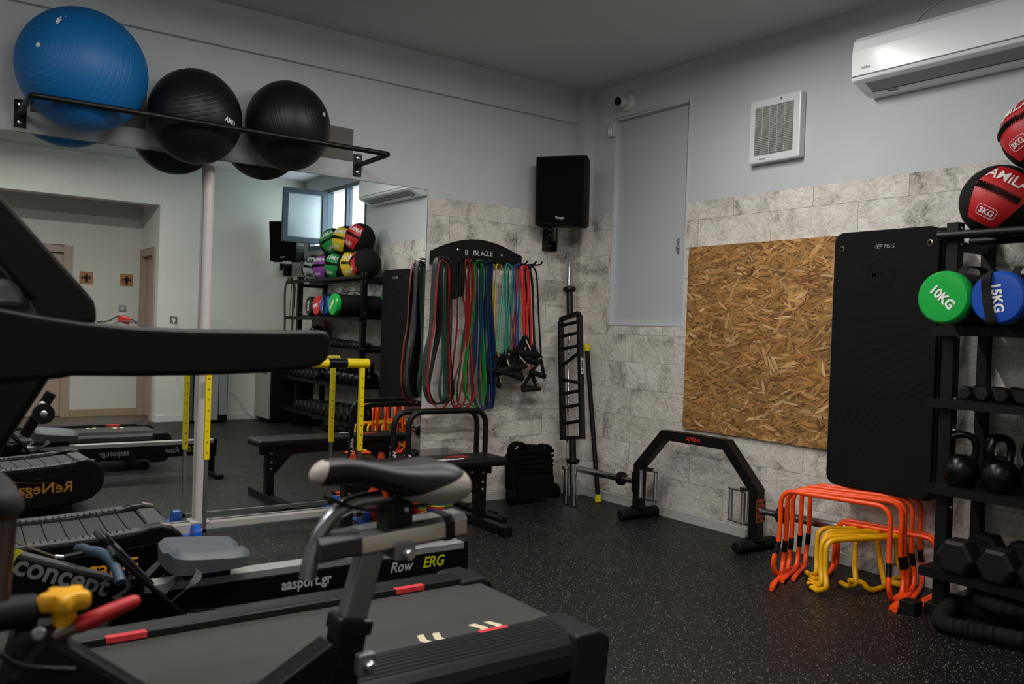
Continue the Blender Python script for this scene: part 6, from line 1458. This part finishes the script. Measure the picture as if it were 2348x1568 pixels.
def grey(c):
    d = abs(c.y-YK)
    if c.x < -3.728: return True
    return c.x > -3.60 and d > 0.028 and c.z < 0.938+0.052*(c.x+3.60)/0.13 and c.z > 0.915
for i in range(len(SS)-1):
    for q in range(m_):
        f = (i*m_+q, i*m_+(q+1) % m_, (i+1)*m_+(q+1) % m_, (i+1)*m_+q); c = sum((vs[j] for j in f), Vector())/4
        B.f.append(list(f)); B.sm.append(True); B.mi.append(0)
for o_, i in ((0, 0), (1, len(SS)-1)): B.f.append([i*m_+q for q in range(m_)][::(-1 if o_ == 0 else 1)]); B.sm.append(True); B.mi.append(0)
m = M_SDL; nt = m.node_tree; geo = nn(nt, 'ShaderNodeNewGeometry'); sp = nn(nt, 'ShaderNodeSeparateXYZ'); nt.links.new(geo.outputs['Position'], sp.inputs[0])
X_, Y_, Z_ = sp.outputs; dY = math_(nt, 'ABSOLUTE', math_(nt, 'SUBTRACT', Y_, YK))
nose = math_(nt, 'LESS_THAN', math_(nt, 'ADD', X_, math_(nt, 'MULTIPLY', math_(nt, 'SUBTRACT', 0.985, Z_), 0.35)), -3.733)
line = math_(nt, 'ADD', 0.926, math_(nt, 'MULTIPLY', math_(nt, 'ADD', X_, 3.615), 0.44))     # seam between black top and grey wing
wing = math_(nt, 'MULTIPLY', math_(nt, 'LESS_THAN', Z_, line), math_(nt, 'GREATER_THAN', X_, -3.615))
old = nt.nodes['Principled BSDF'].inputs['Base Color'].links[0].from_socket
nt.links.new(mixc(nt, old, '#9b948c', math_(nt, 'MAXIMUM', nose, wing)), nt.nodes['Principled BSDF'].inputs['Base Color'])
B.build('saddle_cover', M_SDL, sd)
B = MB()
for s in (-1, 1): B.tube(smooth_path([(-3.72, YK+s*0.012, 0.945), (-3.66, YK+s*0.022, 0.922), (-3.58, YK+s*0.022, 0.918), (-3.51, YK+s*0.035, 0.925)], 4), 0.0035, 8)
B.build('saddle_rails', M_BK, sd)
MB().box((-3.585, YK, 0.908), (0.050, 0.062, 0.045)).build('saddle_clamp', M_BK, sd, bevel=0.008)
part_bolts(sd, [((-3.578, YK-0.031, 0.917), (0, -1, 0))], M_ZINC, 0.005, 0.004)
MB().cyl((-3.585, YK, 0.880), (-3.585, YK, 0.905), 0.016).build('saddle_stem', M_BK, sd)
# slider beam
bp_ = [(-0.030, -0.016), (-0.030, 0.012), (-0.020, 0.022), (0.020, 0.022), (0.030, 0.012), (0.030, -0.016), (0.022, -0.022), (-0.022, -0.022)]
def beam(x0, x1, z0, z1, m, name, k=1.0, par=r):
    B = MB(); B.sweep([(x0, YK, z0), (x1, YK, z1)], [(b_*k, a*k) for a, b_ in bp_], False, (0, 0, 1), False); return B.build(name, m, par, bevel=0.0015)
bm_ = beam(-3.742, -3.446, 0.858, 0.874, M_BGR, 'slider_beam')
beam(-3.664, -3.444, 0.862, 0.8742, mat('polished_chrome', '#dadcdd', 0.10, 1.0, var=0.01), 'polished_slider', 1.04)
beam(-3.492, -3.472, 0.871, 0.8725, M_BLKP, 'slider_stop', 1.12)
MB().tube(smooth_path([(-3.752, YK, 0.806), (-3.745, YK, 0.845), (-3.726, YK, 0.890), (-3.700, YK, 0.918), (-3.665, YK, 0.932), (-3.615, YK, 0.936)], 6), 0.0145, 18).build('grab_bar', M_BS, r)
MB().bb(-3.600, -3.560, YK-0.040, YK+0.030, 0.826, 0.858).build('clamp_block', M_BSP, r, bevel=0.003)
part_bolts(r, [((-3.577, YK-0.040, 0.838), (0, -1, 0))], M_ZINC, 0.012, 0.014)
# seat post, collar, frame
def obar(a, b_, w, h, m, name, bev=0.004, up=(1, 0, 0), par=r): return MB().bar([a, b_], w, h, up).build(name, m, par, bevel=bev)
obar((-3.632, YK, 0.845), (-3.668, YK, 0.715), 0.034, 0.046, M_BSP, 'seat_post')
obar((-3.666, YK, 0.728), (-3.672, YK, 0.700), 0.055, 0.070, M_BK, 'post_collar', 0.006)
obar((-3.672, YK, 0.705), (-3.735, YK, 0.36), 0.046, 0.058, M_BK, 'seat_tube')
MB().bb(-3.668, -3.634, YK-0.040, YK-0.020, 0.628, 0.668).build('clamp_plate', M_BSP, r, bevel=0.004)
part_bolts(r, [((-3.648, YK-0.040, 0.646), (0, -1, 0))], M_ZINC, 0.011, 0.012)
obar((-3.700, YK, 0.672), (-4.02, YK, 0.500), 0.055, 0.050, M_BK, 'top_tube', up=(0, 0, 1))
obar((-4.185, YK, 0.765), (-3.78, YK, 0.42), 0.07, 0.085, M_BK, 'down_tube', 0.012, up=(0, 0, 1))
obar((-4.16, YK, 0.795), (-4.24, YK, 0.42), 0.060, 0.075, M_BK, 'head_tube', 0.014)
obar((-3.735, YK, 0.37), (-3.42, YK, 0.06), 0.05, 0.05, M_BK, 'rear_stay')
obar((-4.24, YK, 0.44), (-4.42, YK, 0.06), 0.05, 0.05, M_BK, 'fork')
for x in (-3.40, -4.44): MB().bb(x-0.035, x+0.035, YK-0.25, YK+0.25, 0.0, 0.055).build('base_bar', M_BK, r, bevel=0.012)
MB().lathe([(0.03, -0.02), (0.20, -0.014), (0.225, -0.014), (0.225, 0.014), (0.20, 0.014), (0.03, 0.02)], (-4.25, YK, 0.33), (0, 1, 0), 48).build('flywheel', M_BS, r)
MB().lathe([(0.02, -0.05), (0.10, -0.045), (0.10, -0.03), (0.0, -0.03)], (-3.80, YK, 0.33), (0, 1, 0), 36).build('chainring', M_BK, r)
for s in (-1, 1):
    c_ = obar((-3.80, YK+s*0.075, 0.33), (-3.80+s*0.12, YK+s*0.085, 0.33-s*0.10), 0.02, 0.03, M_BS, 'crank', 0.003, (0, 1, 0))
    MB().box((-3.80+s*0.12, YK+s*0.135, 0.33-s*0.10), (0.09, 0.09, 0.025)).build('pedal', M_BK, c_, bevel=0.005)
# head: stem slider, yellow knob, red lever, handlebar
MB().tube([(-4.42, YK, 0.826), (-4.165, YK, 0.820)], 0.0240, 24).build('stem_slider', M_RUB, r, bevel=0.006)
MB().box((-4.160, YK, 0.770), (0.045, 0.055, 0.060)).build('stem_clamp', M_BK, r, bevel=0.010)
kb = at(146, 1432, y=YK-0.01); kt = at(150, 1388, y=YK-0.01)
kn = empty('tension_knob', (0, 0, 0)); kn.parent = r; kn.matrix_basis = wm(r).inverted() @ Matrix.Translation(kb)
M_KY = mat('knob_yellow', '#d99c0d', 0.4)
MB().lathe([(0.0165, 0), (0.0165, 0.024), (0.020, 0.030), (0.0, 0.030)], kb, (0, 0, 1), 24).build('knob_neck', M_KY, kn)
B = MB(); pl_ = []
for k in range(48):
    a = 2*PI*k/48; q = 0.031+0.0065*math.cos(5*a+0.6); pl_.append((q*math.cos(a), q*math.sin(a)))
zt_ = kb.z+0.024
B.sweep([(kb.x, kb.y, zt_), (kb.x, kb.y, zt_+0.006), (kb.x, kb.y, zt_+0.020), (kb.x, kb.y, zt_+0.026)], [(b_, a) for a, b_ in pl_], False, (0, 1, 0), True, True, [0.86, 1.0, 1.0, 0.86]); B.build('knob_lobes', M_KY, kn, bevel=0.002)
l0_ = at(172, 1437, y=YK-0.02); l1_ = at(322, 1372, y=YK-0.02)
MB().tube([l0_+(l0_-l1_).normalized()*0.045, l0_], 0.010, 12).build('lever_arm', mat('lever_steel', '#6f675e', 0.4, 0.8), r)
ld = (l1_-l0_).normalized(); MB().tube([l0_, l0_+ld*0.004, l0_+ld*0.05, l1_-ld*0.012, l1_-ld*0.004, l1_], 0.0125, 18, scales=[0.85, 1.0, 0.95, 0.80, 0.62, 0.2]).build('brake_lever_grip', mat('lever_red', '#a3191b', 0.5), r)
part_bolts(r, [((at(88, 1452, y=YK-0.03).x, YK-0.03, at(88, 1452, y=YK-0.03).z), (0, -1, 0))], M_ZINC, 0.010, 0.006)
MB().tube([(-4.205, YK, 0.960), (-4.212, YK, 0.835)], 0.0115, 14).build('handlebar_post', mat('post_bronze', '#5a4a42', 0.35, 0.8), r)
hg = [(-4.40, YK-0.16, 1.03), (-4.30, YK-0.16, 1.02), (-4.225, YK-0.10, 0.995), (-4.212, YK, 0.985), (-4.225, YK+0.10, 0.995), (-4.30, YK+0.16, 1.02), (-4.40, YK+0.16, 1.03)]
MB().tube(smooth_path(hg, 6), 0.0215, 18).build('handlebar', mat('bar_foam', '#232326', 0.65, bump=0.15, bscale=200), r)
MB().tube(smooth_path([(-4.235, YK-0.02, 0.79), (-4.215, YK-0.03, 0.775), (-4.19, YK-0.035, 0.755), (-4.15, YK-0.035, 0.742), (-4.12, YK-0.035, 0.735)], 5), 0.0045, 10).build('brake_cable', M_BLKP, r)
